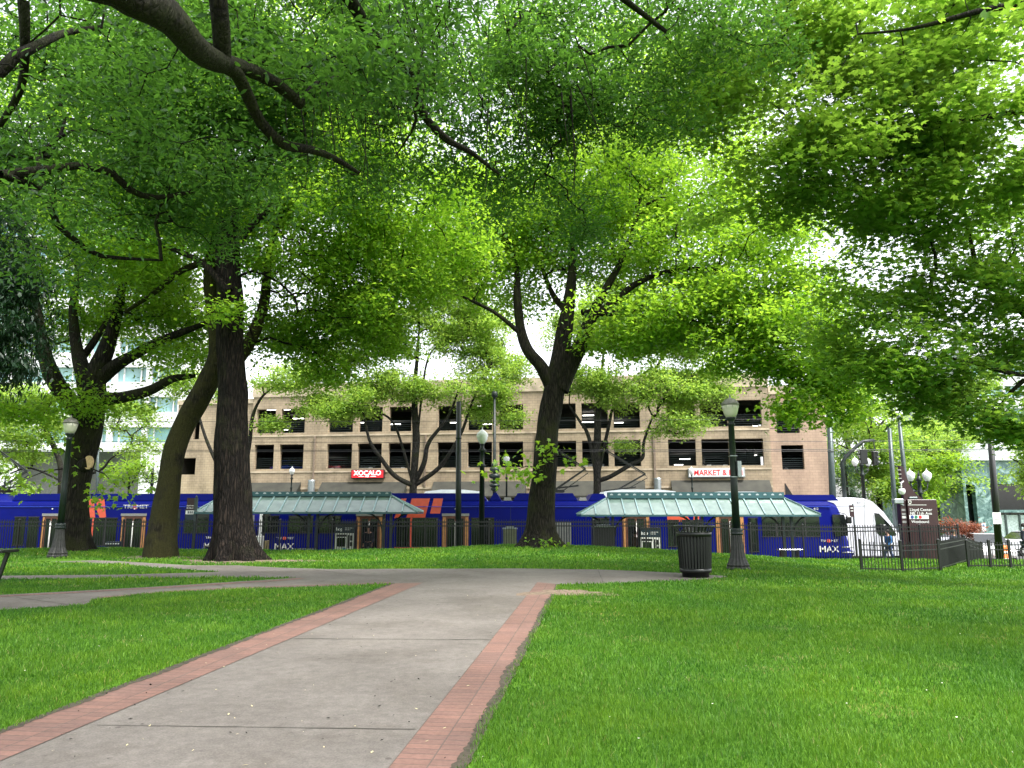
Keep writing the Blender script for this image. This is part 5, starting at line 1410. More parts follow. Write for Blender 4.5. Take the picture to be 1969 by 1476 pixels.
for k in range(3):
    a = k * 2.094; cx, cz = T(257.5), PZ(974, YT); m.bar((cx + .03 * math.cos(a), YT - .013, cz + .03 * math.sin(a)), (cx + .09 * math.cos(a + .6), YT - .013, cz + .09 * math.sin(a + .6)), .02, .004)
m.build('emblem_mark', MAT['offwhite'], e)
logo_max(A_, 410, 1050)
on_side(A_, 'end_panel', 481, 487, 990, VB, MAT['grey'], .009)
panto(A_, -5, 52, 905, 2, 868, YT + 1.3, PZ(942, YT + 1))
m = MB(); m.box(xRA - .1, xLB + .1, yc - .12, yc + .12, zbot + .1, zbot + .3); co = m.build('coupler', MAT['black'], A_)

# --- far train on the second track: only its pale roof shows
YF = 42.6
m_white = M('pale_blue_roof', (.55, .60, .62), .4, var=.06)
F_, _ = train('train on the far track with a pale curved roof, mostly hidden by the blue train', PX(560, YF), PX(1600, YF), YF, MAT['blue'])
for (a, b_, vt) in ((800, 938, 943), (1148, 1318, 943), (1340, 1500, 947)):
    x0, x1 = PX(a, YF), PX(b_, YF); zt = PZ(vt - 2, YF + .2)
    m = MB(); m.prism([(x0, zsk + .021), (x0 + .5, zt - .1), (x0 + 1.4, zt), (x1 - 1.4, zt), (x1 - .5, zt - .1), (x1, zsk + .021)], YF + .2, YF + 2.4, 'y'); m.build('roof_shroud', m_white, F_)
for a, b_ in ((700, 750), (950, 1000), (1250, 1300)):
    on_side(F_, 'door', a, b_, 992, 1072, MAT['brown'], .01, Yn=YF)
for a, b_ in ((620, 690), (780, 900), (1020, 1100), (1320, 1440)):
    on_side(F_, 'window', a, b_, 992, 1022, MAT['black_glass'], .01, Yn=YF)
panto(F_, 1182, 1241, 911, 1165, 865, YF + 1.3, PZ(944, YF + 1))
panto(F_, 1015 - 830, 240, 871, 205, 852, YF + 1.3, PZ(944, YF + 1)) if False else None
# ================================================================== STATION
PLAT = -1.0
def shelter(label, ue0, ue1, ur0, ur1, ve, vr, vbt, vbb, posts, nribs):
    YE, YR = 34.35, 35.5
    x0, x1 = PX(ue0, YE, ve), PX(ue1, YE, ve); r0, r1 = PX(ur0, YR, vr), PX(ur1, YR, vr)
    ze, zr = PZ(ve, YE), PZ(vr, YR); YB = 2 * YR - YE
    root = empty('platform_shelter', ((x0 + x1) / 2, YR, PLAT), label, 'shelter', 'glass-roofed shelters on the platform')
    g = MB()
    th = Vector((0, 0, .02))
    def sheet3(ps):
        n = len(ps); g.add([Vector(p) for p in ps] + [Vector(p) - th for p in ps], [tuple(range(n)), tuple(range(2 * n - 1, n - 1, -1))] + [((i + 1) % n, i, n + i, n + (i + 1) % n) for i in range(n)])
    sheet3([(x0, YE, ze), (x1, YE, ze), (r1, YR, zr), (r0, YR, zr)]); sheet3([(x1, YB, ze), (x0, YB, ze), (r0, YR, zr), (r1, YR, zr)])
    sheet3([(x0, YB, ze), (x0, YE, ze), (r0, YR, zr)]); sheet3([(x1, YE, ze), (x1, YB, ze), (r1, YR, zr)])
    g.build('glass_roof', MAT['shelter_glass'], root)
    m = MB()
    up = Vector((0, -.012, .025))
    n = nribs
    for side, Yq in ((0, YE), (1, YB)):
        for k in range(n + 1):
            xt = r0 + (r1 - r0) * k / n
            xb = x0 + (xt - r0) * 0 + (r0 - x0) + (xt - r0)      # parallel to the fall line
            m.bar(Vector((xt, Yq, ze)) + up, Vector((xt, YR, zr)) + up, .05, .05)
        # jack ribs on the hips
        for (xa, xr, s_) in ((x0, r0, 1), (x1, r1, -1)):
            for q in (.5,):
                xx = xa + (xr - xa) * q
                m.bar(Vector((xx, Yq, ze)) + up, Vector((xx, Yq + (YR - Yq) * q, ze + (zr - ze) * q)) + up, .045, .045)
            m.bar(Vector((xa, Yq, ze)) + up, Vector((xr, YR, zr)) + up, .06, .06)
    for (xa, xr) in ((x0, r0), (x1, r1)):
        for q in (.3, .5, .7): m.bar((xa, YE + (YB - YE) * q, ze + .02), (xr, YR, zr + .02), .04, .04)
    m.each('roof_rib', MAT['rib'], root)
    m = MB()
    m.box(x0, x1, YE - .05, YE + .03, ze - .09, ze - .015); m.box(x0, x1, YB - .03, YB + .05, ze - .09, ze - .015); m.box(x0, x0 + .06, YE + .032, YB - .032, ze - .09, ze - .015); m.box(x1 - .06, x1, YE + .032, YB - .032, ze - .09, ze - .015)
    m.each('gutter', MAT['teal'], root)
    # ridge beam with a row of half-round holes
    zb0, zb1 = PZ(vbb, YR - .12), PZ(vbt, YR - .12)
    m = MB(); m.box(r0, r1, YR - .14, YR + .14, zb0 - .05, zb1); rb = m.build('ridge_beam', MAT['teal'], root)
    m = MB(); nh = int((r1 - r0) / .36)
    for k in range(nh):
        xx = r0 + (k + .5) * (r1 - r0) / nh; zz = (zb0 + zb1) / 2
        m.prism([(xx + .075 * math.cos(a), zz - .02 + .075 * math.sin(a)) for a in np.linspace(0, math.pi, 8)], YR - .147, YR - .1405, 'y')
    m.build('beam_hole', MAT['pale_hole'], rb)
    for (u, w) in posts:
        m = MB(); xx = PX(u, YR, 1010)
        for d in (-w, w): m.box(xx + d - .06, xx + d + .06, YR - .06, YR + .06, PLAT, ze + .35)
        m.each('post', MAT['grey_metal'], root)
        m = MB()
        for s_ in (-1, 1):
            pts = [(xx + s_ * (w + .07 + .85 * (1 - math.cos(t))), YR, ze - 1.0 + .95 * math.sin(t)) for t in np.linspace(0, 1.45, 8)]
            m.tube(pts, .045, 6)
            m.bar((xx + s_ * .1, YR - .02, ze + .25), (xx + s_ * .1, YE + .05, ze - .06), .05, .06); m.bar((xx + s_ * .1, YR + .02, ze + .25), (xx + s_ * .1, YB - .05, ze - .06), .05, .06)
        m.each('bracket', MAT['green_metal'], root)
    return root
def glassmat():
    m_, nt, b = newmat('shelter_glass')
    tc = N(nt, 'ShaderNodeTexCoord'); no = N(nt, 'ShaderNodeTexNoise'); no.inputs['Scale'].default_value = 2.2; no.inputs['Detail'].default_value = 5
    nt.links.new(tc.outputs['Object'], no.inputs['Vector'])
    r_ = ramp(nt, [(.35, (.085, .135, .115)), (.7, (.15, .21, .185))]); nt.links.new(no.outputs['Fac'], r_.inputs[0]); nt.links.new(r_.outputs[0], b.inputs['Base Color'])
    b.inputs['Roughness'].default_value = .04; b.inputs['IOR'].default_value = 2.0
    return m_
MAT['shelter_glass'] = glassmat()
MAT['pale_hole'] = M('beam_hole_light', (.40, .46, .50), .6)
shelter('left platform shelter, hipped green-glass roof partly behind the dark straight trunk', 374, 803, 430, 752, 984, 953, 945, 952, ((445, .16), (602, .2), (745, .16)), 13)
shelter('right platform shelter, hipped green-glass roof crossed by the lamp post', 1117, 1578, 1168, 1506, 989, 957, 946, 956, ((1172, .16), (1345, .14), (1514, .2)), 13)

def bench(label, u0, u1, z=-.42):
    Y = 34.9; x0, x1 = PX(u0, Y), PX(u1, Y)
    r = empty('platform_bench', ((x0 + x1) / 2, Y, PLAT), label, 'bench', 'benches under the shelters')
    m = MB(); m.box(x0, x1, Y - .2, Y + .2, z - .05, z, bev=.015); m.build('seat', MAT['steel'], r)
    for xx in (x0 + .2, x1 - .2):
        m = MB(); m.box(xx - .04, xx + .04, Y - .15, Y + .15, PLAT, z - .052); m.build('leg', MAT['black'], r)
bench('metal bench left of the left ticket machine', 568, 611, -.25); bench('metal bench at the right posts of the left shelter', 724, 766, -.25); bench('metal bench at the right posts of the right shelter', 1490, 1536, -.28)

def ticket_machine(label, u0, u1, vt, hop=True):
    Y = 34.5; x0, x1 = PX(u0, Y), PX(u1, Y); zt = PZ(vt, Y)
    r = empty('ticket_machine', ((x0 + x1) / 2, Y + .3, PLAT), label, 'ticket machine', 'ticket machines on the platform')
    m = MB(); m.box(x0, x1, Y, Y + .6, PLAT, zt, bev=.03); m.build('cabinet', MAT['green_metal'], r)
    w = x1 - x0; zh = zt - .42
    m = MB(); m.box(x0 + .05, x1 - .05, Y - .02, Y - .002, zh, zt - .1); h = m.build('header_panel', MAT['navy'], r)
    text('lettering', 'hop', .20, (x0 + w * .24, Y - .028, (zh + zt - .1) / 2), MAT['white_sign'], h, extrude=.003, bold=.004)
    m = MB()
    for k in range(2): m.box(x0 + w * .5, x0 + w * (.9 - .12 * k), Y - .027, Y - .021, zh + .20 - k * .08, zh + .225 - k * .08)
    m.build('small_print', MAT['offwhite'], h)
    m = MB(); m.box(x0 + .05, x1 - .05, Y - .02, Y - .002, PLAT + .25, zh - .02); f = m.build('front_panel', MAT['offwhite'], r)
    m = MB(); m.box(x0 + w * .14, x0 + w * .56, Y - .03, Y - .021, zh - .62, zh - .22); m.build('screen', MAT['black_glass'], f)
    m = MB(); m.box(x0 + w * .10, x0 + w * .60, Y - .026, Y - .021, zh - .18, zh - .08); m.box(x0 + w * .66, x0 + w * .74, Y - .026, Y - .021, zh - .7, zh - .1); m.box(x0 + w * .78, x0 + w * .90, Y - .04, Y - .021, zh - .35, zh - .12); m.box(x0 + w * .78, x0 + w * .90, Y - .04, Y - .021, zh - .6, zh - .42); m.box(x0 + w * .72, x0 + w * .9, Y - .04, Y - .021, zh - .95, zh - .75); m.build('slot', MAT['black'], f)
    m = MB(); m.box(x0 + w * .42, x0 + w * .58, Y - .03, Y - .021, zh - .82, zh - .68); m.build('card_reader', MAT['cyan'], f)
ticket_machine('ticket machine with navy header under the left shelter', 645, 684, 1006)
ticket_machine('ticket machine with navy header under the right shelter', 1228, 1269, 1014)

# --- station pylon with the stop name
YP = 34.6
xa, xb = PX(1746, YP), PX(1803, YP); zt = PZ(960, YP); zb = Hf((xa + xb) / 2, YP) - .2
root = empty('station_pylon', ((xa + xb) / 2, YP + .2, zb), 'dark maroon station pylon with stop name and three coloured dots', 'sign')
m = MB(); m.box(xa, xb, YP, YP + .5, zb, zt, bev=.02); m.build('pylon_body', MAT['maroon'], root)
m = MB(); m.box(PX(1734, YP), xa - .01, YP + .1, YP + .45, zb, zt - .02, bev=.01); sb = m.build('side_blade', MAT['maroon'], root)
z = PZ(992, YP); xs0 = PX(1749, YP); 
for s_, v in (('Lloyd Center', 979), ('NE 11th Ave', 986)): text('lettering', s_, .185, (xs0, YP - .008, PZ(v + 1, YP)), MAT['white_sign'], root, align='LEFT', extrude=.003, sx=1.04)
text('lettering', 'Westbound', .17, (xs0 + .03, YP - .008, PZ(1003, YP)), MAT['white_sign'], root, align='LEFT', extrude=.003)
m = MB(); m.box(xs0 - .04, PX(1784, YP), YP - .012, YP - .002, PZ(997.5, YP), PZ(990, YP)); st = m.build('line_strip', MAT['white_sign'], root)
for u, c in ((1752.5, (.01, .04, .22)), (1760, (.01, .18, .09)), (1768, (.55, .02, .02))):
    m = MB(); m.disc((PX(u, YP), YP - .02, PZ(993.8, YP)), .075, 18, .006); m.build('line_dot', M('line_dot', c, .5, var=.02), st)
m = MB(); m.box(PX(1746.5, YP), PX(1782, YP), YP - .008, YP - .002, PZ(971, YP), PZ(970, YP)); m.build('rule_line', MAT['offwhite'], root)
m = MB(); cx, cz = PX(1750.5, YP), PZ(965.5, YP)
m.prism([(cx - .075, cz + .08), (cx + .075, cz + .08), (cx + .075, cz - .02), (cx + .04, cz - .08), (cx - .04, cz - .08), (cx - .075, cz - .02)][::-1], YP - .010, YP - .003, 'y'); bd = m.build('badge', MAT['offwhite'], root)
m = MB(); m.box(cx - .04, cx + .04, YP - .016, YP - .0105, cz - .03, cz + .05); m.build('badge_mark', MAT['maroon'], bd)
for k, v in enumerate((980, 988, 994, 1003)):
    x0_, x1_ = PX(1735.5, YP), PX(1743, YP)
    m = MB(); m.box(x0_, x1_, YP + .09, YP + .098, PZ(v + 2.3, YP), PZ(v - 2, YP)); m.build('side_text_block', MAT['offwhite'] if k == 2 else MAT['grey'], sb)
# curved fin on top
fin = [(1735, 895), (1742, 897), (1746, 915), (1751, 932), (1762, 950), (1772, 957), (1772, 960), (1738, 960), (1737, 930)]
m = MB(); m.prism([(PX(u, YP + .25), PZ(v, YP + .25)) for u, v in fin][::-1], YP + .15, YP + .35, 'y'); m.build('fin', MAT['maroon'], root)
m = MB()
for v in (903, 911, 919, 927, 935, 943): m.box(PX(1735.5, YP), PX(1742, YP), YP + .13, YP + .149, PZ(v + .5, YP), PZ(v - .5, YP))
m.build('fin_slat', MAT['offwhite'], root)
m = MB(); m.tube([P(1737, 925, YP + .1), P(1733, 928, YP), P(1733, 938, YP)], .03, 6); m.lathe([(.02, .12), (.13, .10), (.15, 0), (.12, -.12), (.03, -.17)], P(1734, 944, YP), 12); m.build('camera_dome', MAT['white'], root)
m = MB(); cc = P(1727, 963, YP); m.box(cc.x - .22, cc.x + .22, YP - .1, YP + .2, cc.z - .12, cc.z + .10, bev=.03); m.bar(cc + Vector((.1, .1, -.1)), P(1738, 971, YP + .1), .05); m.build('floodlight', MAT['galv'], root)
m = MB(); m.box(PX(1752, YP), PX(1770, YP), YP + .1, YP + .35, zt + .002, zt + .12, bev=.03); m.tube([P(1757, 957, YP + .2), P(1757, 941, YP + .2)], .02, 5); m.build('speaker_unit', MAT['grey_metal'], root)

# --- platform sign blade at left
YS = 34.4; xx = PX(373, YS)
root = empty('platform_sign', (xx, YS, PLAT), 'narrow maroon platform sign on a grey pole left of the dark straight trunk', 'sign')
m = MB(); m.box(xx + .02, xx + .14, YS - .06, YS + .06, PLAT - .2, PZ(957, YS)); m.lathe([(.02, 0), (.05, .02), (.045, .08), (.01, .11)], (xx + .08, YS, PZ(957, YS)), 8); m.build('pole', MAT['grey_metal'], root)
x0_, x1_ = PX(359, YS), PX(373.5, YS)
m = MB(); m.box(x0_, x1_, YS - .04, YS + .04, PZ(981, YS), PZ(957, YS)); bl = m.build('blade', MAT['maroon'], root)
text('lettering', 'Lloyd Center', .068, ((x0_ + x1_) / 2, YS - .045, PZ(972, YS)), MAT['white_sign'], bl, extrude=.002, sx=.9, bold=.002); text('lettering', 'NE 11th Ave', .068, ((x0_ + x1_) / 2, YS - .045, PZ(976.5, YS)), MAT['white_sign'], bl, extrude=.002, sx=.9, bold=.002)
m = MB(); m.box(x0_ - .02, x1_, YS - .045, YS + .045, PZ(988.5, YS), PZ(981.2, YS)); ws = m.build('line_strip', MAT['white_sign'], root)
m = MB()
for k in range(3): q = x0_ + .08 + k * .085; m.box(q, q + .05, YS - .052, YS - .046, PZ(987, YS), PZ(982.5, YS))
m.build('line_mark', MAT['navy'], ws)
m = MB(); m.box(x0_, x1_, YS - .04, YS + .04, PZ(1000, YS), PZ(988.7, YS)); m.build('lower_blade', MAT['navy'], root)

# --- cabinets, bins, bollards on the platform
def cab(name, label, cat, u0, u1, vt, Y, mat, lid=True, zb=PLAT):
    x0, x1 = PX(u0, Y), PX(u1, Y); zt = PZ(vt, Y)
    r = empty(name, ((x0 + x1) / 2, Y + .25, zb), label, cat)
    m = MB(); m.box(x0, x1, Y, Y + .5, zb, zt - .08, bev=.02); m.build('body', mat, r)
    if lid: m = MB(); m.box(x0 - .02, x1 + .02, Y - .02, Y + .52, zt - .078, zt - .02, bev=.015); m.box(x0 + (x1 - x0) * .2, x1 - (x1 - x0) * .2, Y + .05, Y + .45, zt - .018, zt + .04, bev=.01); m.build('lid', MAT['galv'], r)
    return r
cab('litter_bin', 'olive grey bin with a domed lid left of the centre maple', 'bin', 967, 994, 1014, 34.3, M('olive_panel', (.16, .17, .11), .6))
cab('utility_cabinet', 'black utility cabinet left of the right ticket machine', 'cabinet', 1139, 1182, 1010, 34.6, MAT['black'])
cab('wooden_bollard', 'short pale wooden post right of the dark straight trunk', 'bollard', 510, 515.5, 1036, 34.0, M('weathered_wood', (.24, .19, .10), .8), False, -1.1)
cab('notice_board', 'white notice panel low behind the fence right of the dark trunk', 'panel', 491, 504, 1027, 34.2, MAT['white_sign'], False)
# striped stack of crates / bike locker
r = empty('wire_basket', (PX(222, 34.2), 34.2, PLAT), 'small barred basket at the fence between the left maple and the leaning trunk', 'basket')
x0_, x1_ = PX(209, 34.1), PX(235, 34.1); z0_, z1_ = PLAT, PZ(1041, 34.1)
m = MB()
for k in range(6): zz = z0_ + (z1_ - z0_) * (k + .5) / 6; m.box(x0_, x1_, 34.08, 34.1, zz - .03, zz + .025)
m.build('bars', MAT['white'], r); m = MB(); m.box(x0_, x1_, 34.11, 34.5, z0_, z1_, bev=.02); m.build('body', MAT['navy'], r)

# ================================================================== FENCES
def fence(label, pts, h, post_h, spacing, mat, group=None, pick=.11, rails=(.06, -.16, -.34), picket_top=0.0, pw=.018, zs=None, rw=.032):
    """pts: list of (x, y); posts at each point; pickets in the bays between"""
    zf = (lambda x, y: Hf(x, y)) if zs is None else zs
    c = pts[len(pts) // 2]
    root = empty('metal_fence', (c[0], c[1], zf(*c)), label, 'fence', group)
    for i, (x, y) in enumerate(pts):
        z = zf(x, y); m = MB(); w = .035
        m.box(x - w, x + w, y - w, y + w, z - .2, z + post_h); m.lathe([(w * 1.5, 0), (w * 1.5, .02), (.012, .055)], (x, y, z + post_h), 8, smooth=False)
        m.build('post', mat, root)
    for i in range(len(pts) - 1):
        a, b = Vector((*pts[i], 0)), Vector((*pts[i + 1], 0)); L = (b - a).length; n = max(2, int(L / pick)); d = (b - a) / L
        za, zb_ = zf(*pts[i]), zf(*pts[i + 1])
        m = MB()
        for rr in rails:
            base = h if rr < 0 else 0
            m.bar(a + d * .036 + Vector((0, 0, za + base + rr)), b - d * .036 + Vector((0, 0, zb_ + base + rr)), rw * .9, rw)
        m.each('rail', mat, root)
        m = MB()
        for k in range(1, n):
            p = a + d * (L * k / n); z = za + (zb_ - za) * k / n
            m.box(p.x - pw / 2, p.x + pw / 2, p.y - pw / 2, p.y + pw / 2, z + .04, z + h + picket_top)
        m.build('picket_panel', mat, root)
    return root
YB_ = 33.5
ztop_f = PZ(1001, YB_)
xs_ = list(np.arange(PX(-560, YB_), PX(1630, YB_), 2.42)) + [PX(1641, YB_), PX(1727, YB_)]
us = (1641, 1727, 1765, 1802, 1838)
xs_ = list(np.linspace(PX(-560, YB_), PX(1641, YB_), 23)) + [PX(u, YB_) for u in (1691, 1727, 1765, 1802, 1838)]
zbase = lambda x, y: PZ(1003, YB_) - 1.72
fence('long black picket fence along the back of the station platform', [(float(x), YB_) for x in xs_], 1.72, 1.80, 2.4, MAT['black'], rails=(.12, -.01, -.18), picket_top=.10, pw=.026, rw=.05, zs=lambda x, y: min(zbase(x, y), Hf(x, y) + .25))
# park fence at right: three straight front bays, then turning away
def zfp(x, y): return Hf(x, y)
fp = [(1657, 1093, 23.0), (1735, 1091, 23.2), (1808, 1089, 23.4)]
pts = [(PX(u, Y, v), Y) for u, v, Y in fp]
fence('low black picket fence standing on the lawn, front corner at right', pts + [(PX(1848, 27.0), 27.0), (PX(1880, 30.5), 30.5)], .86, .92, 1.2, MAT['black'], rails=(.09, -.07, -.22), pick=.105, picket_top=.03)
fence('black picket fence running on to the right edge beyond the lawn corner', [(PX(u, Y), Y) for u, Y in ((1852, 24.2), (1894, 24.3), (1932, 24.4), (2010, 24.5), (2090, 24.6))], .80, .86, 1.2, MAT['black'], rails=(.09, -.07, -.22), pick=.10, picket_top=.02)

# ================================================================== LAMPS, POLES, SIGNALS
def park_lamp():
    r = empty('lamp_post', (0, 0, 0))
    H_ = 4.42
    m = MB(); m.lathe([(.30, -.1), (.30, .05), (.27, .09), (.285, .13), (.26, .16), (.20, .30), (.165, .50), (.14, .75), (.135, .88)], n=32, flute=.10, nf=1, smooth=False); m.build('base', MAT['green_base'], r)
    m = MB(); m.lathe([(.15, .88), (.155, .92), (.135, .95), (.15, .98), (.15, 1.02), (.12, 1.05)], n=24); m.lathe([(.098, 1.05), (.090, 2.2), (.075, 3.68), (.10, 3.70), (.10, 3.74), (.075, 3.76), (.07, 3.80), (.13, 3.86), (.135, 3.90)], n=24); m.build('pole', MAT['green_metal'], r)
    m = MB(); m.lathe([(.12, 3.902), (.17, 4.0), (.205, 4.14), (.215, 4.22)], n=20); g = m.build('globe', MAT['acorn'], r)
    m = MB()
    for k in range(8):
        a = k * math.pi / 4; m.bar((.123 * math.cos(a), .123 * math.sin(a), 3.905), (.222 * math.cos(a), .222 * math.sin(a), 4.215), .012, .012)
    m.build('globe_rib', MAT['steel'], g)
    m = MB(); m.lathe([(.222, 4.222), (.24, 4.24), (.222, 4.27), (.19, 4.33), (.12, 4.39), (.03, 4.42), (.02, 4.48), (.004, 4.52)], n=20); m.build('cap', M('lamp_cap', (.20, .19, .17), .5, .3), r)
    return r
MAT['green_base'] = M('worn_green_metal', (.022, .022, .020), .6, var=.5, scale=9, bmp=.3)
lamp = park_lamp()
tag(lamp, 'tall park lamp post with frosted acorn globe right of the litter bin', 'lamp post', 'park lamp posts')
lp = PG(1420, 1099, -.05); lamp.location = (lp.x, lp.y, Hf(lp.x, lp.y)); 
m = MB(); 
m.box(.07, .17, -.16, .16, 2.35, 2.75); m.box(-.09, .09, -.095, .095, 2.34, 2.36); m.box(-.09, .09, -.095, .095, 2.88, 2.90); o = m.build('strap_box', MAT['galv']); o.parent = lamp
l2 = copy_tree(lamp); tag(l2, 'park lamp post with acorn globe in front of the left maple', 'lamp post', 'park lamp posts'); q = PG(110, 1073); l2.location = (q.x, q.y, Hf(q.x, q.y))
for c in list(l2.children):
    if c.name.startswith('strap_box'): bpy.data.objects.remove(c)
def globe(m, gm, c, s=1.0):
    m.lathe([(.06 * s, 0), (.10 * s, .04 * s), (.05 * s, .06 * s)], c, 10)
    gm.lathe([(.09 * s, .06 * s), (.19 * s, .22 * s), (.22 * s, .38 * s), (.19 * s, .46 * s), (.08 * s, .56 * s), (.02 * s, .60 * s), (.01 * s, .70 * s)], c, 12)
def street_lamp(label, u, vtop, Y, zb, twin=False, arm=False, group=None, s=1.0, dark=True, rp=.06):
    x = PX(u, Y, (vtop + 980) / 2); zt = PZ(vtop, Y) - .70 * s
    r = empty('street_lamp', (x, Y, zb), label, 'street lamp', group)
    m = MB(); mat = MAT['green_metal']
    m.lathe([(.24, 0), (.24, .12), (.18, .2), (.13, .7), (.14, .75), (rp * 1.3, .85)], (x, Y, zb), 12)
    m.lathe([(rp * 1.25, .85), (rp, zt - zb - 1.0), (rp * 1.7, zt - zb - .95), (rp, zt - zb - .85), (rp * .9, zt - zb - .30), (rp * 1.9, zt - zb - .24), (rp * .9, zt - zb - .12), (rp * .9, zt - zb)], (x, Y, zb), 12)
    gm = MB()
    if twin:
        for sx in (-1, 1):
            pts = [(x, Y, zt - .75), (x + sx * .22, Y, zt - .85), (x + sx * .42, Y, zt - .70), (x + sx * .46, Y, zt - .35)]
            m.tube(pts, .035, 6); m.tube([(x, Y, zt - .35), (x + sx * .25, Y, zt - .45), (x + sx * .4, Y, zt - .6)], .02, 5)
            globe(m, gm, (x + sx * .46, Y, zt - .35), s)
        m.lathe([(.05, 0), (.07, .1), (.02, .2), (.004, .3)], (x, Y, zt), 8)
    else: globe(m, gm, (x, Y, zt), s)
    m.build('pole', mat, r); gm.build('globe', MAT['acorn_w'], r)
    return r
street_lamp('dark ornate street lamp with one white globe between the pantographs and the middle street tree', 927, 820, 34.3, PLAT, s=1.25, rp=.11)
street_lamp('white-globed street lamp in front of the left awning', 560, 896, 56, STREET + .15, group='small lamps on the far pavement')
street_lamp('white-globed street lamp overlapping the left end of the white market sign', 1331, 896, 56, STREET + .15, group='small lamps on the far pavement')
street_lamp('white-globed street lamp half hidden by shoots left of the centre maple', 974, 872, 50, STREET + .15, group='small lamps on the far pavement')
street_lamp('twin-globed street lamp left of the leaning mossy trunk', 292, 885, 52, STREET + .15, twin=True, group='twin-globed street lamps', rp=.09)
street_lamp('twin-globed street lamp at the far left edge', 8, 903, 54, STREET + .15, twin=True, group='twin-globed street lamps')
street_lamp('twin-globed street lamp right of the station pylon fin', 1768, 888, 41, STREET, twin=True, group='twin-globed street lamps', s=1.1, rp=.10)
street_lamp('twin-globed street lamp beneath the traffic signals', 1659, 868, 54, STREET + .15, twin=True, group='twin-globed street lamps', s=1.1, rp=.12)

def pole(name, label, u, vtop, Y, zb, r0, r1, mat, bands=(), lean=0, vb=1010):
    x = PX(u, Y, vb); t = P(u + lean, vtop, Y)
    x0 = P(u, vb, Y).x
    r = empty(name, (x0, Y, zb), label, 'pole')
    m = MB(); m.tube([(x0, Y, zb), (t.x, Y, t.z)], [r0, r1], 14); p = m.build('shaft', mat, r)
    m = MB()
    for (v, w, h) in bands:
        q = P(u + lean * .5, v, Y); f = (q.z - zb) / (t.z - zb); cx = x0 + (t.x - x0) * f
        m.lathe([(w * .7, -h / 2), (w, -h / 4), (w, h / 4), (w * .7, h / 2)], (cx, Y, q.z), 12)
    if bands: m.build('collar', mat, r)
    return r
pole('catenary_pole', 'plain dark square-topped pole rising before the garage, left of the ornate single lamp', 882, 772, 34.2, PLAT, .15, .11, MAT['green_metal'], [(842, .14, .1)])
pole('catenary_pole', 'tall slim pole with turned collars at its foot, behind the ornate single lamp', 951, 748, 46, STREET, .14, .07, MAT['green_metal'], [(903, .3, .35), (915, .34, .3), (925, .26, .2), (933, .32, .2), (940, .24, .2), (758, .2, .4), (895, .2, .3)])
pole('catenary_pole', 'thick grey-green pole at the right corner of the garage', 1602, 790, 46, STREET, .24, .15, MAT['galv_g'] if 'galv_g' in MAT else MAT['grey_metal'], [(868, .2, .1)], lean=-8)
pole('catenary_pole', 'grey pole left of the station pylon', 1722, 822, 44, STREET, .16, .11, MAT['grey_metal'], lean=-12)
pole('catenary_pole', 'taller grey pole rising out of the station pylon fin', 1740, 798, 40, STREET, .15, .09, MAT['grey_metal'], lean=-12, vb=900)
pole('utility_pole', 'dark wooden utility pole before the marble building', 1915, 800, 31, -.9, .14, .11, MAT['black'], lean=-14)
pole('catenary_pole', 'thin pole between the left maple and the small yellow-green tree', 190, 800, 44, STREET, .10, .07, MAT['grey_metal'])
# notice on the utility pole
YN = 30.7; c_ = P(1917, 1000, YN)
m = MB(); m.box(c_.x - .17, c_.x + .17, YN - .02, YN, PZ(1007, YN), PZ(985, YN))
r = empty('notice_sign', tuple(c_), 'small white paper notice fixed to the dark utility pole', 'sign'); m.build('sheet', MAT['white_sign'], r)
m = MB()
for k in range(5): m.box(c_.x - .11, c_.x + .11, YN - .025, YN - .021, PZ(988 + k * 3.4, YN) - .012, PZ(988 + k * 3.4, YN) + .008)
m.build('text_lines', MAT['grey'], r)
# traffic signal on a curved arm
YG = 44; x0_ = PX(1626, YG)
r = empty('traffic_signal', (x0_, YG, STREET), 'traffic signal pair hung from a curved arm beyond the train cab', 'traffic signal')
m = MB(); m.tube([(x0_, YG, STREET), (x0_, YG, P(1623, 890, YG).z), P(1627, 877, YG), P(1645, 860, YG), P(1660, 848, YG), P(1681, 846, YG)], [.13, .12, .11, .1, .09, .08], 10); m.build('mast', MAT['green_metal'], r)
for (u, v0, v1, w, side) in ((1668, 864, 892, .22, 0), (1691, 867, 894, .16, 1)):
    x = PX(u, YG); z0_, z1_ = PZ(v1, YG), PZ(v0, YG)
    m = MB(); m.box(x - w, x + w, YG - .12, YG + .12, z0_, z1_, bev=.03); hd = m.build('signal_head', MAT['black'], r)
    m = MB(); m.bar((x, YG, z1_ - .02), (x, YG, PZ(848, YG)), .05)
    m.build('hanger', MAT['green_metal'], r)
    for k in range(3):
        zz = z0_ + (z1_ - z0_) * (k + .5) / 3
        m = MB()
        if side: m.lathe([(.0, 0), (.09, .01), (.09, .03)], (x + .1, YG - .16, zz), 8); m.box(x + .02, x + .16, YG - .24, YG - .122, zz + .06, zz + .09)
        else: m.box(x - w - .16, x - w - .002, YG - .09, YG + .09, zz + .05, zz + .08); m.box(x - w - .04, x - w - .003, YG - .08, YG + .08, zz - .09, zz + .05)
        m.build('visor', MAT['grey'], hd)
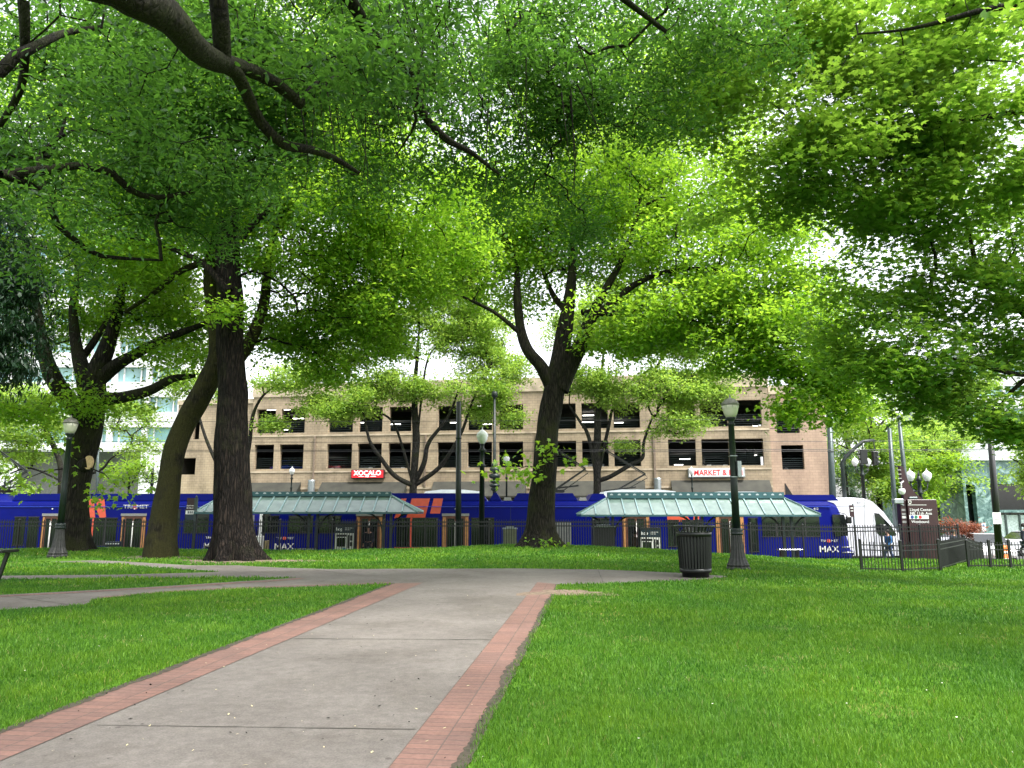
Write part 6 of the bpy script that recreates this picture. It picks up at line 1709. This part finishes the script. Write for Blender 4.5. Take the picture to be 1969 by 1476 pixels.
# small red sign by the train cab
r = empty('street_sign', (PX(1639, 41), 41, STREET), 'small maroon station sign on a post between the train cab and the van', 'sign')
m = MB(); m.box(PX(1634, 41), PX(1642, 41), 41, 41.06, PZ(994, 41), PZ(971, 41)); pn = m.build('panel', MAT['maroon'], r)
m = MB(); m.box(PX(1635.5, 41), PX(1640.5, 41), 40.99, 40.998, PZ(978, 41), PZ(975, 41)); m.box(PX(1635.5, 41), PX(1640.5, 41), 40.99, 40.998, PZ(983, 41), PZ(981, 41)); m.build('text_lines', MAT['offwhite'], pn)
m = MB(); m.tube([(PX(1642, 41), 41.1, STREET), (PX(1642, 41), 41.1, PZ(968, 41))], .05, 8); m.each('post', MAT['grey_metal'], r)

# overhead wires
def wire(label, pts, rad=.012):
    m = MB(); m.tube(pts, rad, 5); c = pts[0]
    tag(m.build_at('overhead_wire', MAT['black'], tuple(c)), label, 'wire', 'overhead tram wires')
def wl(u0, v0, u1, v1, Y, n=14, sag=.15):
    a, b = P(u0, v0, Y), P(u1, v1, Y)
    return [a.lerp(b, k / n) - Vector((0, 0, sag * math.sin(math.pi * k / n))) for k in range(n + 1)]
wire('upper overhead wire level with the second garage parapet', wl(-200, 846, 2200, 844, 39.3), .013)
wire('lower contact wire touching the near pantograph', wl(-200, 865, 2200, 863, 39.3, sag=.03), .016)
wire('highest far overhead wire crossing in front of the upper garage openings', wl(-200, 810, 2200, 798, 43.9), .012)
wire('contact wire over the far track', wl(-200, 868, 2200, 866, 43.9, sag=.03), .014)
wire('span wire running from the garage corner pole to the right', [P(1480, 824, 44), P(1600, 822, 46)], .02)

# ================================================================== LITTER BINS, BENCH
def bin_():
    r = empty('litter_bin', (0, 0, 0))
    m = MB(); m.lathe([(.30, -.03), (.30, .10), (.33, .10), (.33, .12)], n=28); m.build('base', MAT['black'], r)
    m = MB(); m.lathe([(.31, .13), (.345, .94), (.335, .94), (.30, .13)], n=28); 
    m.build('liner', MAT['dark'], r)
    m = MB(); n = 32
    for k in range(n):
        a = 2 * math.pi * k / n; c, s = math.cos(a), math.sin(a)
        m.bar((.335 * c, .335 * s, .14), (.375 * c, .375 * s, .90), .036, .012)
    m.build('slats', MAT['black'], r)
    m = MB(); m.lathe([(.345, .10), (.352, .10), (.356, .19), (.345, .19)], n=32); m.lathe([(.375, .90), (.392, .90), (.395, 1.0), (.385, 1.0)], n=32)
    m.each('hoop', MAT['black'], r)
    m = MB()
    for k in range(n):
        a = 2 * math.pi * k / n; c, s = math.cos(a), math.sin(a)
        m.bar((.388 * c, .388 * s, .99), (.455 * c, .455 * s, 1.115), .034, .01)
    m.tube([(.455 * math.cos(t), .455 * math.sin(t), 1.125) for t in np.linspace(0, 2 * math.pi, 41)], .018, 8)
    m.build('flared_rim', MAT['black'], r)
    return r
bn = bin_(); q = PG(1340, 1110)
tag(bn, 'black slatted metal litter bin with flared rim at the end of the path', 'litter bin', None); bn.location = (q.x, q.y + .1, Hf(q.x, q.y) + .01)
# table corner cut by the left edge
q = Vector((-10.3, 14.2, 0)); xe = PX(4, 14.0, 1057); ze = PZ(1057, 14.2)
r = empty('park_bench', (xe - .8, 14.2, 0), 'black park bench cut off by the left edge of the photo', 'bench')
m = MB(); m.box(xe - 1.6, xe, 14.0, 14.5, ze - .05, ze, bev=.01); m.build('seat', MAT['black'], r)
for dx in (-.02, -1.45):
    m = MB(); m.bar((xe + dx - .03, 14.25, ze - .05), (xe + dx - .22, 14.25, -.02), .06, .05); m.build('leg', MAT['black'], r)

# ================================================================== VAN, CAR, CONE
YV = 43.0
r = empty('van', (PX(1690, YV), YV + 1, STREET), 'white high-roofed van facing right beyond the train cab', 'van')
pf = [(1560, 960), (1566, 957), (1640, 956.5), (1662, 958), (1680, 965), (1700, 985), (1718, 1010), (1728, 1024), (1762, 1034), (1772, 1044), (1774, 1068), (1560, 1068)]
prof = [(PX(u, YV, v), PZ(v, YV)) for u, v in pf][::-1]
m = MB(); n = len(prof); cxm = sum(p[0] for p in prof) / n
vs = []
for (y, s_) in ((YV, .985), (YV + .12, 1.0), (YV + 1.95, 1.0), (YV + 2.07, .985)):
    for p in prof: vs.append((cxm + (p[0] - cxm) * s_, y, STREET + .3 + (p[1] - STREET - .3) * (s_ if p[1] > 1.5 else 1)))
fs = [tuple(range(n)), tuple(range(4 * n - 1, 3 * n - 1, -1))]
for k in range(3):
    for i in range(n): j = (i + 1) % n; fs.append((k * n + j, k * n + i, (k + 1) * n + i, (k + 1) * n + j))
m.add(vs, fs); m.build('body', M('van_paint', (.68, .68, .74), .3, var=.03, coat=.4), r)
wn_ = [(1681, 986), (1690, 987), (1712, 1010), (1724, 1027), (1722, 1030), (1692, 1030), (1686, 1024)]
m = MB(); m.prism([(PX(u, YV, v), PZ(v, YV)) for u, v in wn_][::-1], YV - .012, YV + .05, 'y'); m.build('side_window', MAT['black_glass'], r)
m = MB()
for a, b_ in (((1662, 960), (1662, 1062)), ((1600, 972), (1668, 972)), ((1680, 990), (1684, 1062))):
    m.bar(P(*a, YV - .008), P(*b_, YV - .008), .02, .012)
m.build('panel_seam', MAT['grey'], r)
text('lettering', '411', .22, (PX(1653, YV), YV - .016, PZ(966, YV)), MAT['grey'], r, extrude=.004)
m = MB(); mp_ = P(1700, 1022, YV - .3); m.box(mp_.x - .12, mp_.x + .12, YV - .38, YV - .22, mp_.z - .05, mp_.z + .4, bev=.04); m.build('wing_mirror', MAT['black'], r)
for u in (1600, 1742):
    xx = PX(u, YV); m = MB(); m.prism([(xx + .38 * math.cos(t), STREET + .38 + .38 * math.sin(t)) for t in np.linspace(0, 6.2832, 21)[:-1]], YV - .03, YV + .2, 'y'); w = m.build('wheel', MAT['rubber'], r)
    m = MB(); m.prism([(xx + .22 * math.cos(t), STREET + .38 + .22 * math.sin(t)) for t in np.linspace(0, 6.2832, 15)[:-1]], YV - .045, YV - .031, 'y'); m.build('rim', MAT['steel'], w)
m = MB(); m.box(PX(1766, YV), PX(1773, YV), YV + .05, YV + .4, PZ(1046, YV), PZ(1040, YV), bev=.02); m.build('headlight', MAT['white'], r)
def place_car(c, lab, u, Y, ang, lit=False):
    o = make_car(M('street_car_paint', c, .25, var=.03, coat=.6), lab, 'cars on the road at right', lit)
    o.location = (PX(u, Y), Y, STREET); o.rotation_euler = (0, 0, R(ang))
place_car((.7, .7, .72), 'white car with a lit headlight behind the right fence', 1893, 41.5, -112, True)
place_car((.62, .63, .66), 'pale car seen side-on through the right fence near the photo edge', 1985, 46.5, 0)
place_car((.55, .56, .60), 'light car seen side-on past the station pylon', 1815, 50.5, 180)
place_car((.04, .09, .2), 'blue car seen between the van and the station pylon', 1712, 49.0, 180) if False else None
# orange cone
xx = PX(1922, 38.5); r = empty('traffic_cone', (xx, 38.5, STREET), 'orange traffic barrel on the road behind the right fence', 'traffic barrel')
m = MB(); m.lathe([(.34, 0), (.34, .08), (.26, .10), (.25, .4), (.22, .42), (.21, .8), (.17, .95), (.05, 1.0)], (xx, 38.5, STREET), 16); b0 = m.build('barrel', MAT['plastic_orange'], r)
m = MB(); m.lathe([(.256, .22), (.254, .34)], (xx, 38.5, STREET), 16); m.lathe([(.218, .55), (.215, .68)], (xx, 38.5, STREET), 16); m.each('reflective_band', MAT['white'], b0)
# sign by the marble building
xx = PX(1887, 48); r = empty('street_sign', (xx, 48, STREET), 'small pale blue street sign on a post left of the utility pole', 'sign')
m = MB(); m.tube([(xx, 48, STREET), (xx, 48, PZ(1010, 48))], .035, 8); m.build('post', MAT['galv'], r)
m = MB(); m.box(xx - .12, xx + .12, 47.94, 47.96, PZ(1021, 48), PZ(1006, 48)); pn = m.build('panel', MAT['white_sign'], r)
m = MB(); m.box(xx - .07, xx + .07, 47.93, 47.938, PZ(1012, 48), PZ(1008, 48)); m.build('panel_mark', MAT['cyan'], pn)

# ================================================================== PEOPLE
def skin_obj(name, nodes, edges, radii, mat, parent, sub=1):
    off = wloc(parent); me = bpy.data.meshes.new(name)
    me.from_pydata([tuple(Vector(p)) for p in nodes], edges, [])
    o = link(name, me, mat, parent)
    md = o.modifiers.new('skin', 'SKIN')
    if not me.skin_vertices: me.attributes  # created by the modifier
    sv = me.skin_vertices[0].data if me.skin_vertices else None
    if sv is None: return o
    for i, r_ in enumerate(radii): sv[i].radius = r_ if isinstance(r_, tuple) else (r_, r_)
    sv[0].use_root = True
    md.use_smooth_shade = True
    s = o.modifiers.new('sub', 'SUBSURF'); s.levels = sub; s.render_levels = sub
    return o
def person(label, x, y, z, rot, top, legs, hair=MAT['hair'], pose='stand', h=1.72, group=None):
    root = empty('person', (0, 0, 0), label, 'person', group)
    k = h / 1.75
    J = dict(pel=(0, 0, .95), wst=(0, 0, 1.08), chs=(0, -.01, 1.28), nck0=(0, -.01, 1.42), nck=(0, -.02, 1.50), jaw=(0, -.035, 1.56), hed=(0, -.03, 1.64), crn=(0, -.02, 1.72),
             shl=(-.19, 0, 1.40), ell=(-.24, .03, 1.13), wrl=(-.22, -.08, .90), shr=(.19, 0, 1.40), elr=(.24, .02, 1.13), wrr=(.21, -.14, .92),
             hpl=(-.09, 0, .90), knl=(-.10, -.03, .50), anl=(-.10, .03, .09), tol=(-.11, -.14, .03), hpr=(.09, 0, .90), knr=(.11, -.01, .50), anr=(.12, .02, .09), tor=(.14, -.15, .03), nos=(0, -.13, 1.635))
    if pose == 'walk': J.update(knl=(-.09, -.18, .52), anl=(-.09, -.22, .10), tol=(-.09, -.39, .05), knr=(.10, .04, .50), anr=(.10, .28, .14), tor=(.10, .16, .03), wrl=(-.24, .16, .92), wrr=(.24, -.22, .95))
    J = {a: (v[0] * k, v[1] * k, v[2] * k) for a, v in J.items()}
    rad = dict(pel=(.15, .11), wst=(.13, .10), chs=(.15, .11), nck0=(.09, .08), nck=.055, jaw=(.06, .075), hed=(.075, .095), crn=(.055, .06), shl=.06, ell=.042, wrl=.028, shr=.06, elr=.042, wrr=.028, hpl=.085, knl=.06, anl=.042, tol=.035, hpr=.085, knr=.06, anr=.042, tor=.035, nos=.012)
    names = list(J); E = [('pel', 'wst'), ('wst', 'chs'), ('chs', 'nck0'), ('nck0', 'nck'), ('nck', 'jaw'), ('jaw', 'hed'), ('hed', 'crn'), ('nck0', 'shl'), ('shl', 'ell'), ('ell', 'wrl'), ('nck0', 'shr'), ('shr', 'elr'), ('elr', 'wrr'), ('pel', 'hpl'), ('hpl', 'knl'), ('knl', 'anl'), ('anl', 'tol'), ('pel', 'hpr'), ('hpr', 'knr'), ('knr', 'anr'), ('anr', 'tor'), ('hed', 'nos')]
    nodes = [J[n] for n in names]; idx = {n: i for i, n in enumerate(names)}; edges = [(idx[a], idx[b]) for a, b in E]; radii = [rad[n] for n in names]
    for w, s in (('wrl', -1), ('wrr', 1)):      # palm and five fingers
        wp = Vector(J[w]); pi = len(nodes); nodes.append(tuple(wp + Vector((0, -.015, -.07)))); radii.append((.03, .016)); edges.append((idx[w], pi))
        for f in range(5):
            o_ = -.03 + .016 * f if f < 4 else -s * .045
            l_ = (.075, .085, .08, .06, .05)[f]
            a_ = len(nodes); base = wp + Vector((o_ * .9, -.02, -.085 if f < 4 else -.045)); nodes.append(tuple(base)); radii.append(.009); edges.append((pi, a_))
            nodes.append(tuple(base + Vector((o_ * .3, -.015, -l_)))); radii.append(.007); edges.append((a_, a_ + 1))
    skin_obj('body', nodes, edges, radii, MAT['skin'], root)
    def sub(names_, grow, nm, mat):
        id2 = {n: i for i, n in enumerate(names_)}
        ed = [(id2[a], id2[b]) for a, b in E if a in id2 and b in id2]
        ra = [tuple(q + grow for q in (rad[n] if isinstance(rad[n], tuple) else (rad[n],) * 2)) for n in names_]
        skin_obj(nm, [J[n] for n in names_], ed, ra, mat, root)
    sub(['pel', 'wst', 'chs', 'nck0', 'shl', 'ell', 'wrl', 'shr', 'elr', 'wrr'], .022, 'jacket', top)
    sub(['pel', 'hpl', 'knl', 'anl', 'hpr', 'knr', 'anr'], .018, 'trousers', legs)
    m = MB(); m.lathe([(.108, -.04), (.112, .02), (.10, .07), (.06, .105), (.01, .115)], (0, .012 * k, 1.655 * k), 14); m.build('hair', hair, root)
    for s in (-1, 1):
        m = MB(); m.box(s * .11 * k - .05, s * .11 * k + .05, (J['tol' if s < 0 else 'tor'][1]) - .05, (J['tol' if s < 0 else 'tor'][1]) + .2, -.005, .09, bev=.03); m.build('shoe', MAT['black'], root)
    root.location = (x, y, z); root.rotation_euler = (0, 0, rot)
    return root
person('person in brown standing beside the right ticket machine', PX(1219, 35.6), 35.6, PLAT, R(70), MAT['cloth_brown'], MAT['cloth_dark'], h=1.5)
person('person in dark clothes standing behind the fence right of the pylon', PX(1829, 37.0), 37.0, Hf(PX(1829, 37), 37) if False else STREET, R(20), MAT['cloth_dark'], MAT['cloth_dark'], h=1.8)
person('person in a blue top walking past the van, seen through the right fence', PX(1703, 39.5), 39.5, STREET, R(-80), MAT['cloth_blue'], MAT['denim'], pose='walk')
person('person in dark clothes at the right edge of the photo behind the fence', PX(1966, 30), 30.0, Hf(PX(1966, 30), 30), R(30), MAT['cloth_dark'], MAT['denim'], h=1.55)
person('person in dark grey waiting in front of the left train door under the shelter', PX(710, 36.6), 36.6, PLAT, R(0), MAT['cloth_dark'], MAT['cloth_dark'])
